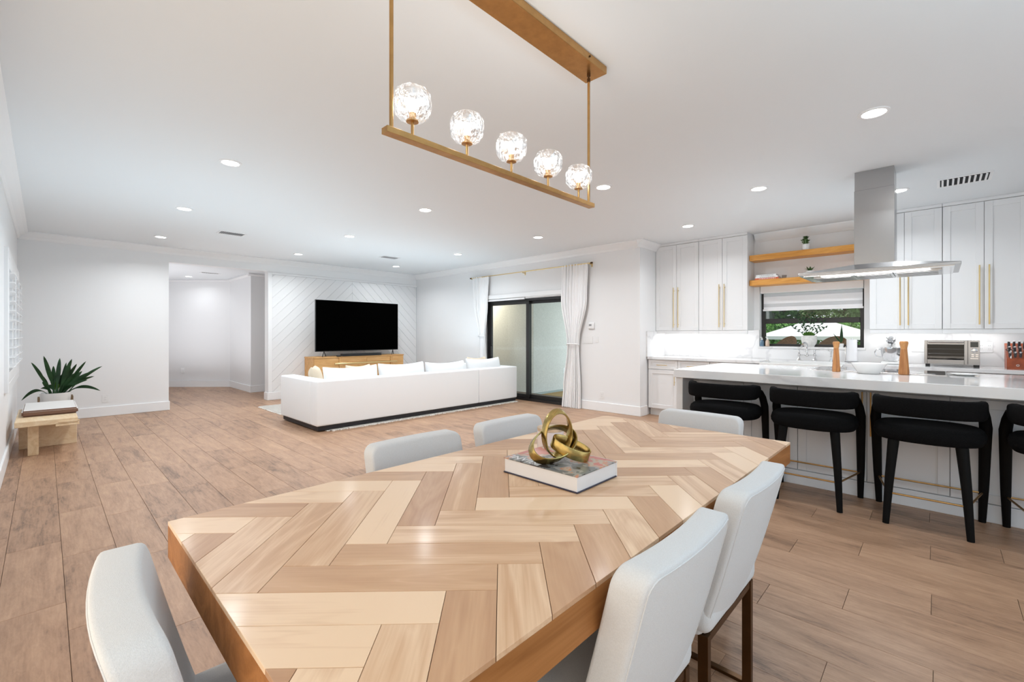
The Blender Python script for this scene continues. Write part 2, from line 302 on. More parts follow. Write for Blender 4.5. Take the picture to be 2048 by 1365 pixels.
# ------------------------------------------------------------------ mesh helpers
class MB:
    def __init__(s): s.bm = bmesh.new()
    def box(s, x0, x1, y0, y1, z0, z1, bev=0.0, seg=1, mat=None):
        b2 = bmesh.new()
        bmesh.ops.create_cube(b2, size=1)
        for v in b2.verts:
            v.co = Vector(((x0+x1)/2+v.co.x*(x1-x0), (y0+y1)/2+v.co.y*(y1-y0), (z0+z1)/2+v.co.z*(z1-z0)))
        if bev: bmesh.ops.bevel(b2, geom=b2.edges[:]+b2.verts[:], offset=bev, segments=seg, affect='EDGES', profile=0.5)
        if mat: bmesh.ops.transform(b2, matrix=mat, verts=b2.verts)
        s.join(b2); return s
    def join(s, b2):
        me = bpy.data.meshes.new('tmp'); b2.to_mesh(me); b2.free(); s.bm.from_mesh(me); bpy.data.meshes.remove(me)
    def poly(s, pts, z0, z1, bev=0.0, seg=1, mat=None):
        b2 = bmesh.new()
        lo = [b2.verts.new((p[0], p[1], z0)) for p in pts]; hi = [b2.verts.new((p[0], p[1], z1)) for p in pts]
        n = len(pts)
        b2.faces.new(lo[::-1]); top = b2.faces.new(hi)
        for i in range(n): b2.faces.new((lo[i], lo[(i+1) % n], hi[(i+1) % n], hi[i]))
        bmesh.ops.recalc_face_normals(b2, faces=b2.faces[:])
        if bev: bmesh.ops.bevel(b2, geom=b2.edges[:]+b2.verts[:], offset=bev, segments=seg, affect='EDGES', profile=0.5)
        if mat: bmesh.ops.transform(b2, matrix=mat, verts=b2.verts)
        s.join(b2); return s
    def lathe(s, prof, cx=0, cy=0, n=24, rot=0.0, mat=None):
        b2 = bmesh.new(); rings = []
        for r, z in prof:
            if r < 1e-6: rings.append([b2.verts.new((cx, cy, z))])
            else: rings.append([b2.verts.new((cx+r*cos(rot+2*pi*i/n), cy+r*sin(rot+2*pi*i/n), z)) for i in range(n)])
        for a, b in zip(rings, rings[1:]):
            for i in range(n):
                j = (i+1) % n
                if len(a) == 1 and len(b) == 1: continue
                if len(a) == 1: b2.faces.new((a[0], b[j], b[i]))
                elif len(b) == 1: b2.faces.new((a[i], a[j], b[0]))
                else: b2.faces.new((a[i], a[j], b[j], b[i]))
        bmesh.ops.recalc_face_normals(b2, faces=b2.faces[:])
        if mat: bmesh.ops.transform(b2, matrix=mat, verts=b2.verts)
        s.join(b2); return s
    def tube(s, pts, r, n=10, closed=False, r2=None, up=Vector((0, 0, 1))):
        """round (or elliptical / r a list) tube along points"""
        pts = [Vector(p) for p in pts]; b2 = bmesh.new(); rings = []
        m = len(pts); prevx = None
        for k, p in enumerate(pts):
            if closed: d = (pts[(k+1) % m]-pts[k-1]).normalized()
            else: d = (pts[min(k+1, m-1)]-pts[max(k-1, 0)]).normalized()
            if prevx is None:
                u = up if abs(d.dot(up)) < 0.95 else Vector((1, 0, 0))
                x = d.cross(u).normalized()
            else:
                x = (prevx-d*prevx.dot(d)).normalized()
            prevx = x; y = d.cross(x)
            ra = r[k] if isinstance(r, (list, tuple)) else r
            rb = ra if r2 is None else (r2[k] if isinstance(r2, (list, tuple)) else r2)
            rings.append([b2.verts.new(p+x*ra*cos(2*pi*i/n)+y*rb*sin(2*pi*i/n)) for i in range(n)])
        for k in range(m if closed else m-1):
            a, b = rings[k], rings[(k+1) % m]
            for i in range(n): b2.faces.new((a[i], a[(i+1) % n], b[(i+1) % n], b[i]))
        if not closed:
            b2.faces.new(rings[0][::-1]); b2.faces.new(rings[-1])
        bmesh.ops.recalc_face_normals(b2, faces=b2.faces[:])
        s.join(b2); return s
    def grid(s, nu, nv, f, thick=None):
        b2 = bmesh.new()
        V = [[b2.verts.new(f(i/(nu-1), j/(nv-1))) for j in range(nv)] for i in range(nu)]
        for i in range(nu-1):
            for j in range(nv-1): b2.faces.new((V[i][j], V[i+1][j], V[i+1][j+1], V[i][j+1]))
        if thick: bmesh.ops.solidify(b2, geom=b2.faces[:], thickness=thick)
        s.join(b2); return s
    def wedge(s, p8):
        b2 = bmesh.new(); v = [b2.verts.new(p) for p in p8]
        for f in ((3, 2, 1, 0), (4, 5, 6, 7), (0, 1, 5, 4), (1, 2, 6, 5), (2, 3, 7, 6), (3, 0, 4, 7)): b2.faces.new([v[i] for i in f])
        bmesh.ops.recalc_face_normals(b2, faces=b2.faces[:]); s.join(b2); return s

def obj(name, mb, mat, parent=None, smooth=False, kind=None, label=None, cat=None, group=None, subsurf=0, origin=None, auto=True):
    me = bpy.data.meshes.new(name)
    bm = mb.bm if isinstance(mb, MB) else mb
    off = None
    if parent is not None:
        root = parent
        while root.parent: root = root.parent
        off = Vector(root.location)
        if root.get('_local'): off = Vector((0, 0, 0))
        # a part whose parent part carries its own offset
        q = parent
        if q is not root: off = off+Vector(q.location) if not root.get('_local') else Vector(q.location)
    o = bpy.data.objects.new(name, me)
    if parent is not None:
        if off.length > 0: bmesh.ops.translate(bm, verts=bm.verts[:], vec=-off)
        o.parent = parent
    elif origin is not None:
        bmesh.ops.translate(bm, verts=bm.verts[:], vec=-Vector(origin)); o.location = origin
    bm.to_mesh(me); bm.free()
    mats = mat if isinstance(mat, (list, tuple)) else [mat]
    for m in mats: me.materials.append(m)
    if smooth:
        for p in me.polygons: p.use_smooth = True
        try: me.set_sharp_from_angle(angle=radians(40 if auto else 180))
        except Exception: pass
    COL.objects.link(o)
    if subsurf:
        md = o.modifiers.new('s', 'SUBSURF'); md.levels = subsurf; md.render_levels = subsurf
    if kind: o['kind'] = kind
    if label: o['label'] = label
    if cat: o['category'] = cat
    if group: o['group'] = group
    return o
def thing(name, label, cat, loc=(0, 0, 0), rotz=0, group=None, local=False):
    o = bpy.data.objects.new(name, None); COL.objects.link(o); o.location = loc; o.rotation_euler = (0, 0, rotz)
    o.empty_display_size = 0.1
    o['label'] = label; o['category'] = cat
    if group: o['group'] = group
    if local: o['_local'] = 1
    return o
def struct(name, mb, mat, parent=None, **k):
    return obj(name, mb, mat, parent, kind='structure', **k)
def children_of(o): return [c for c in o.children]
def dup(root, loc, rotz=None, label=None, group=None):
    r = root.copy(); COL.objects.link(r); r.location = loc
    if rotz is not None: r.rotation_euler = (0, 0, rotz)
    if label: r['label'] = label
    if group: r['group'] = group
    for ch in children_of(root):
        c = ch.copy(); COL.objects.link(c); c.parent = r
        for g in children_of(ch):
            d = g.copy(); COL.objects.link(d); d.parent = c
    return r
def rbox(x0, x1, y0, y1, z0, z1, bev, seg=3): return MB().box(x0, x1, y0, y1, z0, z1, bev, seg)

H = 2.74           # ceiling
XL, XD, XK = -0.27, 6.40, 7.25      # left wall, sliding-door wall, kitchen wall
YT, YR, YB = 9.42, 3.36, -3.0       # tv wall, kitchen return wall, wall behind the camera
F = Vector((sin(YAW), cos(YAW), 0)); Rt = Vector((cos(YAW), -sin(YAW), 0))
def project(x, y, z):
    d = F.x*x+F.y*y; s = Rt.x*x+Rt.y*y
    if d < 0.05: return None
    return 1024+893*s/d, 669-893*(z-EYE)/d, d

# ================================================================== STRUCTURE
# ---- floor: planks laid along Y with a third stagger
floor = struct('floor', MB().box(XL-0.3, XK+0.1, YB-0.2, 15.6, -0.12, -0.006), FLOORG)
pl = []
r0 = int(math.floor((XL-FX0)/FW)); r1 = int(math.ceil((XK-FX0)/FW))
for r in range(r0, r1):
    xa, xb = max(FX0+r*FW, XL), min(FX0+(r+1)*FW, XK)
    if xb-xa < 0.02: continue
    k0 = int(math.floor((YB-FJ0+r*FST)/FL)); k1 = int(math.ceil((15.5-FJ0+r*FST)/FL))
    for k in range(k0, k1):
        ya, yb = max(FJ0+k*FL-r*FST, YB), min(FJ0+(k+1)*FL-r*FST, 15.5)
        if yb-ya < 0.02: continue
        if xb > XD+0.12 and ya > YR: continue
        if xa > 3.4 and ya > YT+0.1: continue
        q = [project(x, y, 0) for x, y in ((xa, ya), (xb, ya), (xb, yb), (xa, yb))]
        ar = 0
        if all(q):
            cx = sum(p[0] for p in q)/4; cy = sum(p[1] for p in q)/4
            for i in range(4): ar += q[i][0]*q[(i+1) % 4][1]-q[(i+1) % 4][0]*q[i][1]
            ar = abs(ar)/2
            if not (-150 < cx < 2200 and cy < 1500): ar = 0
            mx, my = (xa+xb)/2, (ya+yb)/2
            if 4.46 < mx < 5.1 or mx > 6.65 and my < YR: ar *= 0.0
            if my > YT and mx < 1.4: ar = 0
        pl.append((ar, xa, xb, ya, yb))
pl.sort(key=lambda t: -t[0])
def plank_bm(w_, l_):
    return MB().box(0, w_, 0, l_, -0.010, 0.0, 0.0008)
full = None
rest = MB()
for i, (ar, xa, xb, ya, yb) in enumerate(pl):
    g = 0.0009
    w_, l_ = xb-xa-2*g, yb-ya-2*g
    if i < 290 and ar > 0:
        isfull = abs(xb-xa-FW) < 1e-4 and abs(yb-ya-FL) < 1e-4
        if isfull and full is not None:
            o = full.copy(); COL.objects.link(o)
        else:
            o = obj('plank', plank_bm(w_, l_), FLOORM); o.parent = floor
            if isfull: full = o
        o.location = (xa+g, ya+g, 0)
    else:
        rest.box(xa+g, xb-g, ya+g, yb-g, -0.010, 0.0)
o = obj('plank_field', rest, FLOORM, floor, kind='stuff')

# ---- ceiling, walls
struct('ceiling', MB().box(XL-0.2, XK+0.2, YB-0.2, YT+0.05, H, H+0.12), CEIL)
struct('ceiling_hall', MB().box(XL-0.2, 4.2, YT+0.05, 15.8, 2.62, 2.74), CEIL)
# left wall with a shuttered window and a large window behind the camera
wl = MB()
LY0, LY1, LZ0, LZ1 = 6.55, 8.95, 0.80, 2.03
for a in ((YB-0.2, -1.6, 0, H), (3.6, LY0, 0, H), (LY1, YT, 0, H), (-1.6, 3.6, 2.35, H), (-1.6, 3.6, 0, 0.25), (LY0, LY1, 0, LZ0), (LY0, LY1, LZ1, H)):
    wl.box(XL-0.16, XL, *a)
wl.box(XL-0.16, XL, YT, 15.6, 0, H)
struct('wall_left', wl, WHITE)
wb = MB()
wb.box(XL-0.16, 0.2, YB-0.16, YB, 0, H).box(4.6, XK+0.16, YB-0.16, YB, 0, H).box(0.2, 4.6, YB-0.16, YB, 2.45, H)
struct('wall_back', wb, WHITE)
# tv wall: plain part left, hall opening, header, panelled part
HX0, HX1, HZ = 1.45, 2.99, 2.505
wt = MB().box(XL, HX0, YT, YT+0.16, 0, H).box(HX0, HX1, YT, YT+0.16, HZ, H).box(HX1, XD+0.14, YT, YT+0.16, 0, H)
struct('wall_tv', wt, WHITE)
# wall with the sliding door
DY0, DY1, DZ = 4.62, 6.86, 1.97
wd = MB().box(XD, XD+0.14, YR, DY0, 0, H).box(XD, XD+0.14, DY1, YT+0.16, 0, H).box(XD, XD+0.14, DY0, DY1, DZ, H)
struct('wall_door', wd, WHITE)
struct('wall_return', MB().box(XD+0.14, XK+0.16, YR, YR+0.14, 0, H), WHITE)
# kitchen wall with window
WY0, WY1, WZ0, WZ1 = 0.69, 1.90, 1.105, 1.985
wk = MB().box(XK, XK+0.18, YB-0.2, WY0, 0, H).box(XK, XK+0.18, WY1, YR, 0, H).box(XK, XK+0.18, WY0, WY1, 0, WZ0).box(XK, XK+0.18, WY0, WY1, WZ1, H)
struct('wall_kitchen', wk, WHITE)
# hall walls
def wallseg(x0, y0, x1, y1, z1, t=0.12):
    dx, dy = x1-x0, y1-y0; l = sqrt(dx*dx+dy*dy); nx, ny = -dy/l*t, dx/l*t
    return MB().poly([(x0, y0), (x1, y1), (x1+nx, y1+ny), (x0+nx, y0+ny)], 0, z1)
struct('wall_hall_angled', wallseg(3.12, 12.50, 0.25, 15.37, 2.62, -0.12), WHITE)
struct('wall_hall_side', MB().box(3.12, 3.24, 10.90, 12.60, 0, 2.62), WHITE)
struct('wall_hall_right', MB().box(3.24, 4.2, 10.90, 11.02, 0, 2.62), WHITE)
struct('wall_hall_end', MB().box(4.1, 4.2, YT+0.16, 10.9, 0, 2.62), WHITE)
struct('wall_hall_far', MB().box(XL, 0.5, 15.4, 15.55, 0, 2.62), WHITE)

# baseboards
bh, bt = 0.15, 0.018
def bb(name, *boxes):
    m = MB()
    for b in boxes: m.box(*b, 0, bh, 0.004)
    struct(name, m, TRIMW)
bb('baseboard_left', (XL, XL+bt, YB, YT))
bb('baseboard_tv_left', (XL+bt, HX0+0.012, YT-bt, YT), (HX0-0.002, HX0+bt-0.004, YT, YT+0.16))
bb('baseboard_tv_right', (HX1-bt, 6.38, YT-0.045, YT-0.027), (HX1-bt, HX1, YT-0.03, YT+0.16))
bb('baseboard_door', (XD-bt, XD, YR-bt, DY0), (XD-bt, XD, DY1, YT-0.05))
bb('baseboard_return', (XD, 6.62, YR-bt, YR))
bb('baseboard_hall_side', (3.12-bt, 3.12, 10.90-bt, 12.49))
bb('baseboard_hall_right', (3.12, 4.1, 10.90-bt, 10.90))
m_ = MB().poly([(3.12, 12.48), (0.25, 15.35), (0.237, 15.337), (3.107, 12.467)], 0, bh)
struct('baseboard_hall_angled', m_, TRIMW)

# crown mouldings: sloped cove strips
def crown(name, p0, p1, inward, h=0.105, z=H):
    """p0,p1 on the wall line; inward = unit normal into the room"""
    i = Vector((*inward, 0)); a = Vector((*p0, 0)); b = Vector((*p1, 0))
    prof = [(0, -h), (0.012, -h), (0.03, -h*0.72), (0.075, -0.035), (h, -0.012), (h, 0), (0, 0)]
    bm = bmesh.new(); R0 = [bm.verts.new(a+i*u+Vector((0, 0, z+v))) for u, v in prof]; R1 = [bm.verts.new(b+i*u+Vector((0, 0, z+v))) for u, v in prof]
    n = len(prof)
    for k in range(n): bm.faces.new((R0[k], R0[(k+1) % n], R1[(k+1) % n], R1[k]))
    bm.faces.new(R0[::-1]); bm.faces.new(R1); bmesh.ops.recalc_face_normals(bm, faces=bm.faces[:])
    struct(name, bm, TRIMW)
crown('trim_1', (XL, YB), (XL, YT), (1, 0))
crown('trim_2', (XL, YT), (XD, YT), (0, -1))
crown('trim_3', (XD, YR-0.0), (XD, YT), (-1, 0))
crown('trim_4', (XD-0.10, YR), (XK, YR), (0, -1))
crown('trim_5', (XK, 0.64), (XK, 1.95), (-1, 0))
crown('trim_6', (3.12, 10.9), (3.12, 12.5), (-1, 0), 0.06, 2.62)
crown('trim_7', (3.12-0.06, 10.9), (4.1, 10.9), (0, -1), 0.06, 2.62)
crown('trim_8', (3.12, 12.5), (0.25, 15.37), (-0.707, -0.707), 0.06, 2.62)

# chevron panelling on the tv wall: mitred boards meeting at a centre line
PX0, PX1, PZ0, PZ1, PXC = 3.06, 6.38, 0.15, 2.45, 4.71
panel = struct('wall_panelling', MB().box(HX1, XD, YT-0.012, YT, 0.0, PZ1+0.02), simple('panel_joint_grey', (0.70, 0.70, 0.71), 0.8))
struct('panel_frame', MB().box(HX1, PX0, YT-0.03, YT-0.012, 0, PZ1+0.035, 0.002).box(PX0, XD, YT-0.03, YT-0.012, PZ1, PZ1+0.035, 0.002), TRIMW, panel)
def clip(poly, a, b, c):      # keep a*x+b*y<=c
    out = []
    for i in range(len(poly)):
        p, q = poly[i], poly[(i+1) % len(poly)]
        fp, fq = a*p[0]+b*p[1]-c, a*q[0]+b*q[1]-c
        if fp <= 0: out.append(p)
        if fp*fq < 0:
            t = fp/(fp-fq); out.append((p[0]+t*(q[0]-p[0]), p[1]+t*(q[1]-p[1])))
    return out
def clean(poly):
    out = []
    for p in poly:
        if not out or (abs(p[0]-out[-1][0])+abs(p[1]-out[-1][1])) > 1e-5: out.append(p)
    if len(out) > 1 and abs(out[0][0]-out[-1][0])+abs(out[0][1]-out[-1][1]) < 1e-5: out.pop()
    return out
def parea(p): return 0.5*sum(p[i][0]*p[(i+1) % len(p)][1]-p[(i+1) % len(p)][0]*p[i][1] for i in range(len(p)))
step = 0.205; gp = 0.0022
for side in (-1, 1):
    for k in range(-20, 22):
        # boards run from the centre line downwards and outwards: z = c - |x-PXC|
        c0, c1 = PZ0+k*step+gp, PZ0+(k+1)*step-gp
        x_in, x_out = PXC+side*gp*0.5, (PX0+0.002 if side < 0 else PX1-0.002)
        u_in, u_out = abs(x_in-PXC), abs(x_out-PXC)
        poly = [(x_in, c0-u_in), (x_out, c0-u_out), (x_out, c1-u_out), (x_in, c1-u_in)]
        poly = clip(clip(poly, 0, 1, PZ1-0.003), 0, -1, -PZ0)
        poly = clean(poly)
        if len(poly) < 3 or abs(parea(poly)) < 0.002: continue
        if parea(poly) < 0: poly = poly[::-1]
        mt = Matrix(((1, 0, 0, 0), (0, 0, -1, YT-0.012), (0, 1, 0, 0), (0, 0, 0, 1)))
        b = MB().poly(poly, 0.0, 0.012, 0.0015, 1, mt)
        struct('panel_board', b, PANELW, panel)

# ---- left shuttered window
win = struct('window_1', MB().box(XL-0.02, XL+0.03, LY0-0.09, LY0, LZ0-0.09, LZ1+0.09, 0.004).box(XL-0.02, XL+0.03, LY1, LY1+0.09, LZ0-0.09, LZ1+0.09, 0.004)
             .box(XL-0.02, XL+0.03, LY0, LY1, LZ1, LZ1+0.09, 0.004).box(XL-0.02, XL+0.03, LY0, LY1, LZ0-0.09, LZ0, 0.004), TRIMW)
obj('pane', MB().box(XL-0.13, XL-0.124, LY0, LY1, LZ0, LZ1), PANE, win)
for a in (0, 1, 2):
    ya = LY0+0.8*a
    st = MB()
    st.box(XL-0.005, XL+0.03, ya, ya+0.05, LZ0, LZ1, 0.003).box(XL-0.005, XL+0.03, ya+0.75, ya+0.80, LZ0, LZ1, 0.003)
    st.box(XL-0.005, XL+0.03, ya+0.05, ya+0.75, LZ0, LZ0+0.10, 0.003).box(XL-0.005, XL+0.03, ya+0.05, ya+0.75, LZ1-0.10, LZ1, 0.003)
    shf = obj('shutter_frame', st, TRIMW, win)
    for k in range(11):
        z = LZ0+0.15+k*0.093
        b = MB().box(-0.055, 0.055, ya+0.053, ya+0.747, -0.005, 0.005, 0.003, 1, Matrix.Translation((XL+0.012, 0, z)) @ Matrix.Rotation(radians(-8), 4, 'Y'))
        obj('louver', b, TRIMW, shf)
    obj('tilt_rod', MB().box(XL+0.058, XL+0.066, ya+0.395, ya+0.405, LZ0+0.13, LZ1-0.13), TRIMW, shf)

# ---- kitchen window
fx0, fx1 = XK+0.10, XK+0.15
kw = struct('window_2', MB().box(fx0, fx1, WY0, WY0+0.05, WZ0, WZ1).box(fx0, fx1, WY1-0.05, WY1, WZ0, WZ1).box(fx0, fx1, WY0+0.05, WY1-0.05, WZ0, WZ0+0.035)
            .box(fx0, fx1, WY0+0.05, WY1-0.05, WZ1-0.05, WZ1), DKFRAME)
obj('sash_rail', MB().box(fx0-0.02, fx1, WY0+0.05, WY1-0.05, 1.435, 1.505, 0.004), DKFRAME, kw)
obj('pane', MB().box(fx0+0.02, fx0+0.025, WY0+0.05, WY1-0.05, WZ0+0.035, 1.435), PANE, kw)
obj('pane', MB().box(fx0+0.02, fx0+0.025, WY0+0.05, WY1-0.05, 1.505, WZ1-0.05), PANE, kw)
obj('window_sill', MB().box(XK-0.03, XK+0.10, WY0-0.02, WY1+0.02, WZ0-0.03, WZ0+0.002, 0.004), MARB, kw)
zb = thing('roller_blind', 'white zebra roller blind half lowered over the kitchen window', 'blind', (XK+0.04, 1.295, 1.90))
obj('cassette', rbox(XK+0.0, XK+0.085, WY0+0.006, WY1-0.006, 1.875, 1.983, 0.008), TRIMW, zb)
for z0, z1, m_ in ((1.825, 1.872, SHEER), (1.725, 1.825, CANV), (1.675, 1.725, SHEER), (1.645, 1.675, CANV)):
    obj('fabric_band' if m_ is CANV else 'sheer_band', MB().box(XK+0.055, XK+0.058, WY0+0.02, WY1-0.04, z0, z1), m_, zb)
obj('bottom_rail', rbox(XK+0.047, XK+0.067, WY0+0.012, WY1-0.03, 1.618, 1.645, 0.005), TRIMW, zb)

# ---- sliding door
sd = struct('door_1', MB().box(XD+0.02, XD+0.14, DY0, DY1, DZ-0.045, DZ-0.001).box(XD+0.02, XD+0.14, DY0, DY1, 0, 0.045).box(XD+0.02, XD+0.14, DY0, DY0+0.05, 0.045, DZ-0.045).box(XD+0.02, XD+0.14, DY1-0.05, DY1, 0.045, DZ-0.045), DKFRAME)
def sash(y0, y1, x0, x1, n):
    s = MB().box(x0, x1, y0, y0+0.075, 0.045, DZ-0.045, 0.002).box(x0, x1, y1-0.075, y1, 0.045, DZ-0.045, 0.002)
    s.box(x0, x1, y0+0.075, y1-0.075, 0.045, 0.12, 0.002).box(x0, x1, y0+0.075, y1-0.075, DZ-0.10, DZ-0.045, 0.002)
    d = obj('sash', s, DKFRAME, sd)
    obj('pane', MB().box((x0+x1)/2-0.003, (x0+x1)/2+0.003, y0+0.075, y1-0.075, 0.12, DZ-0.10), PANEG, d)
    return d
s1 = sash(5.70, 6.81, XD+0.035, XD+0.075, 1)
s2 = sash(4.67, 5.79, XD+0.09, XD+0.13, 2)
obj('handle', MB().tube([(XD+0.03, 6.70, 0.82), (XD-0.015, 6.70, 0.84), (XD-0.015, 6.70, 1.02), (XD+0.03, 6.70, 1.04)], 0.009).box(XD+0.025, XD+0.036, 6.755, 6.785, 0.80, 1.06), DKFRAME, s1)
# blind box above the door
bx = thing('door_blind', 'pair of white roller blinds rolled up above the sliding door', 'blind', (6.34, 5.75, 1.97))
obj('cassette', rbox(6.362, 6.398, 4.66, 6.84, 2.0, 2.085, 0.010), TRIMW, bx)
obj('bottom_rail', rbox(6.37, 6.39, 5.76, 6.83, 1.955, 1.99, 0.004), TRIMW, bx)
obj('bottom_rail', rbox(6.37, 6.39, 4.68, 5.72, 1.985, 1.999, 0.004), TRIMW, bx)

# ================================================================== KITCHEN
# backsplash slab
struct('trim_9', MB().box(XK-0.02, XK, -1.6, WY0, 0.925, 1.345).box(XK-0.02, XK, WY1, YR, 0.925, 1.345).box(XK-0.02, XK, WY0, WY1, 0.925, WZ0-0.03)
       .box(6.60, XK-0.02, YR-0.02, YR, 0.925, 1.325), MARB)

def shaker(y0, y1, z0, z1, x, t=0.02, rail=0.062, gap=0.002, face=-1):
    """door with its front at x, frame proud of a recessed centre panel, facing -X"""
    y0 += gap; y1 -= gap; z0 += gap; z1 -= gap
    m = MB(); r = 0.0015
    m.box(x, x+t, y0, y0+rail, z0, z1, r).box(x, x+t, y1-rail, y1, z0, z1, r)
    m.box(x, x+t, y0+rail, y1-rail, z0, z0+rail, r).box(x, x+t, y0+rail, y1-rail, z1-rail, z1, r)
    m.box(x+0.010, x+t, y0+rail, y1-rail, z0+rail, z1-rail)
    return m
def bar_handle_v(x, y, z0, z1, r=0.0065):
    return MB().tube([(x-0.035, y, z0), (x-0.035, y, z1)], r, 10).tube([(x-0.035, y, z0+0.05), (x, y, z0+0.05)], r*0.8, 8).tube([(x-0.035, y, z1-0.05), (x, y, z1-0.05)], r*0.8, 8)
def bar_handle_h(x, z, y0, y1, r=0.005):
    return MB().tube([(x-0.03, y0, z), (x-0.03, y1, z)], r, 10).tube([(x-0.03, y0+0.025, z), (x, y0+0.025, z)], r*0.8, 8).tube([(x-0.03, y1-0.025, z), (x, y1-0.025, z)], r*0.8, 8)

UX = 6.93
def upper(y0, y1, label, nd=2, group=None):
    ym = (y0+y1)/2
    t = thing('wall_cabinet', label, 'cabinet', (7.09, ym, 1.34), group=group)
    obj('body', MB().box(UX+0.021, XK-0.001, y0+0.0005, y1-0.0005, 1.335, H-0.001), CABW, t)
    obj('light_rail', MB().box(UX+0.004, UX+0.021, y0+0.0005, y1-0.0005, 1.288, 1.335, 0.002), CABW, t)
    obj('crown_rail', MB().box(UX-0.012, UX+0.021, y0+0.0005, y1-0.0005, 2.705, H-0.001, 0.002), CABW, t)
    w_ = (y1-y0)/nd
    for i in range(nd):
        a = y0+i*w_
        d = obj('door', shaker(a, a+w_, 1.337, 2.703, UX), CABW, t)
        hy = a+w_-0.036 if i == 0 else a+0.036
        obj('handle', bar_handle_v(UX, hy, 1.385, 2.02), BRASSL, d)
    obj('led_strip', MB().box(UX+0.07, UX+0.085, y0+0.05, y1-0.05, 1.327, 1.334), STRIPE, t)
    return t
upper(2.663, 3.357, 'white wall cabinet with two shaker doors in the corner beside the return wall')
upper(1.973, 2.661, 'white two door wall cabinet left of the orange wood shelves')
upper(-0.029, 0.609, 'white two door wall cabinet behind the range hood, above the toaster oven')
upper(-0.672, -0.031, 'white two door wall cabinet above the knife block at the right edge of the photo')
def ucl(y0, y1, wts):
    area('under_cabinet_light', (7.05, (y0+y1)/2, 1.322), (0, 0, 0), 0.05, y1-y0, wts)
ucl(2.72, 3.30, 1.3); ucl(2.03, 2.61, 1.1); ucl(0.03, 0.55, 1.5); ucl(-0.5, -0.08, 0.9)

# base cabinets
BX = 6.63
def base(y0, y1, label, group=None, drawer=True):
    t = thing('base_cabinet', label, 'cabinet', (6.93, (y0+y1)/2, 0), group=group)
    obj('body', MB().box(BX+0.021, XK-0.001, y0+0.0005, y1-0.0005, 0.115, 0.883), CABW, t)
    obj('toe_kick', MB().box(BX+0.075, XK-0.01, y0+0.0005, y1-0.0005, 0.0, 0.115), CABW, t)
    dr = obj('drawer', shaker(y0, y1, 0.735, 0.880, BX, rail=0.038), CABW, t)
    yc = (y0+y1)/2
    obj('handle', bar_handle_h(BX, 0.80, yc-0.085, yc+0.085), BRASSL, dr)
    d = obj('door', shaker(y0, y1, 0.117, 0.728, BX), CABW, t)
    obj('handle', bar_handle_v(BX, y0+0.036, 0.50, 0.70, 0.005), BRASSL, d)
    return t
base(2.865, 3.339, 'white base cabinet with brass drawer pull in the corner beside the return wall')
base(2.39, 2.863, 'white base cabinet second from the return wall, half hidden by the island')
base(1.915, 2.388, 'white base cabinet left of the apron sink, behind the island')
base(0.0, 0.64, 'white base cabinet hidden behind the island below the stand mixer')
base(-0.80, -0.002, 'white base cabinet hidden behind the island below the knife block')
t = thing('sink_cabinet', 'low white cabinet under the white apron sink', 'cabinet', (6.93, 1.28, 0))
obj('body', MB().box(BX+0.021, XK-0.001, 0.645, 1.912, 0.115, 0.66), CABW, t)
obj('toe_kick', MB().box(BX+0.075, XK-0.01, 0.645, 1.912, 0, 0.115), CABW, t)
for a in (0.645, 1.2785): obj('door', shaker(a, a+0.633, 0.117, 0.655, BX), CABW, t)
t = thing('apron_sink', 'wide white apron sink under the kitchen window', 'sink', (6.85, 1.28, 0.66))
obj('basin', MB().box(6.575, 6.60, 0.83, 1.73, 0.663, 0.905, 0.006, 2).box(6.60, 7.05, 0.83, 1.73, 0.663, 0.69).box(6.60, 7.05, 0.83, 0.855, 0.69, 0.905).box(6.60, 7.05, 1.705, 1.73, 0.69, 0.905).box(7.03, 7.05, 0.855, 1.705, 0.69, 0.905), CERAM, t)
# counter
ct = MB().box(6.60, XK-0.02, 1.732, YR-0.02, 0.885, 0.924, 0.002).box(6.60, XK-0.02, -1.6, 0.828, 0.885, 0.924, 0.002).box(7.052, XK-0.02, 0.828, 1.732, 0.885, 0.924)
obj('countertop', ct, MARB, kind=None, label='long white quartz worktop along the kitchen wall under the window', cat='countertop', origin=(6.9, 1.0, 0.885))
t = thing('base_cabinet', 'white base cabinet at the far right end of the kitchen wall', 'cabinet', (6.93, -1.2, 0))
obj('body', MB().box(BX+0.021, XK-0.001, -1.6, -0.803, 0.0, 0.883), CABW, t)
obj('door', shaker(-1.6, -0.803, 0.117, 0.88, BX), CABW, t)

# floating shelves
for z, lb in ((2.332, 'upper thick orange oak floating shelf holding one potted plant'), (1.975, 'lower thick orange oak floating shelf holding books and a potted plant')):
    obj('floating_shelf', rbox(7.0, XK-0.001, 0.612, 1.968, z, z+0.078, 0.003, 1), SHELFW, label=lb, cat='shelf', origin=(7.12, 1.29, z))

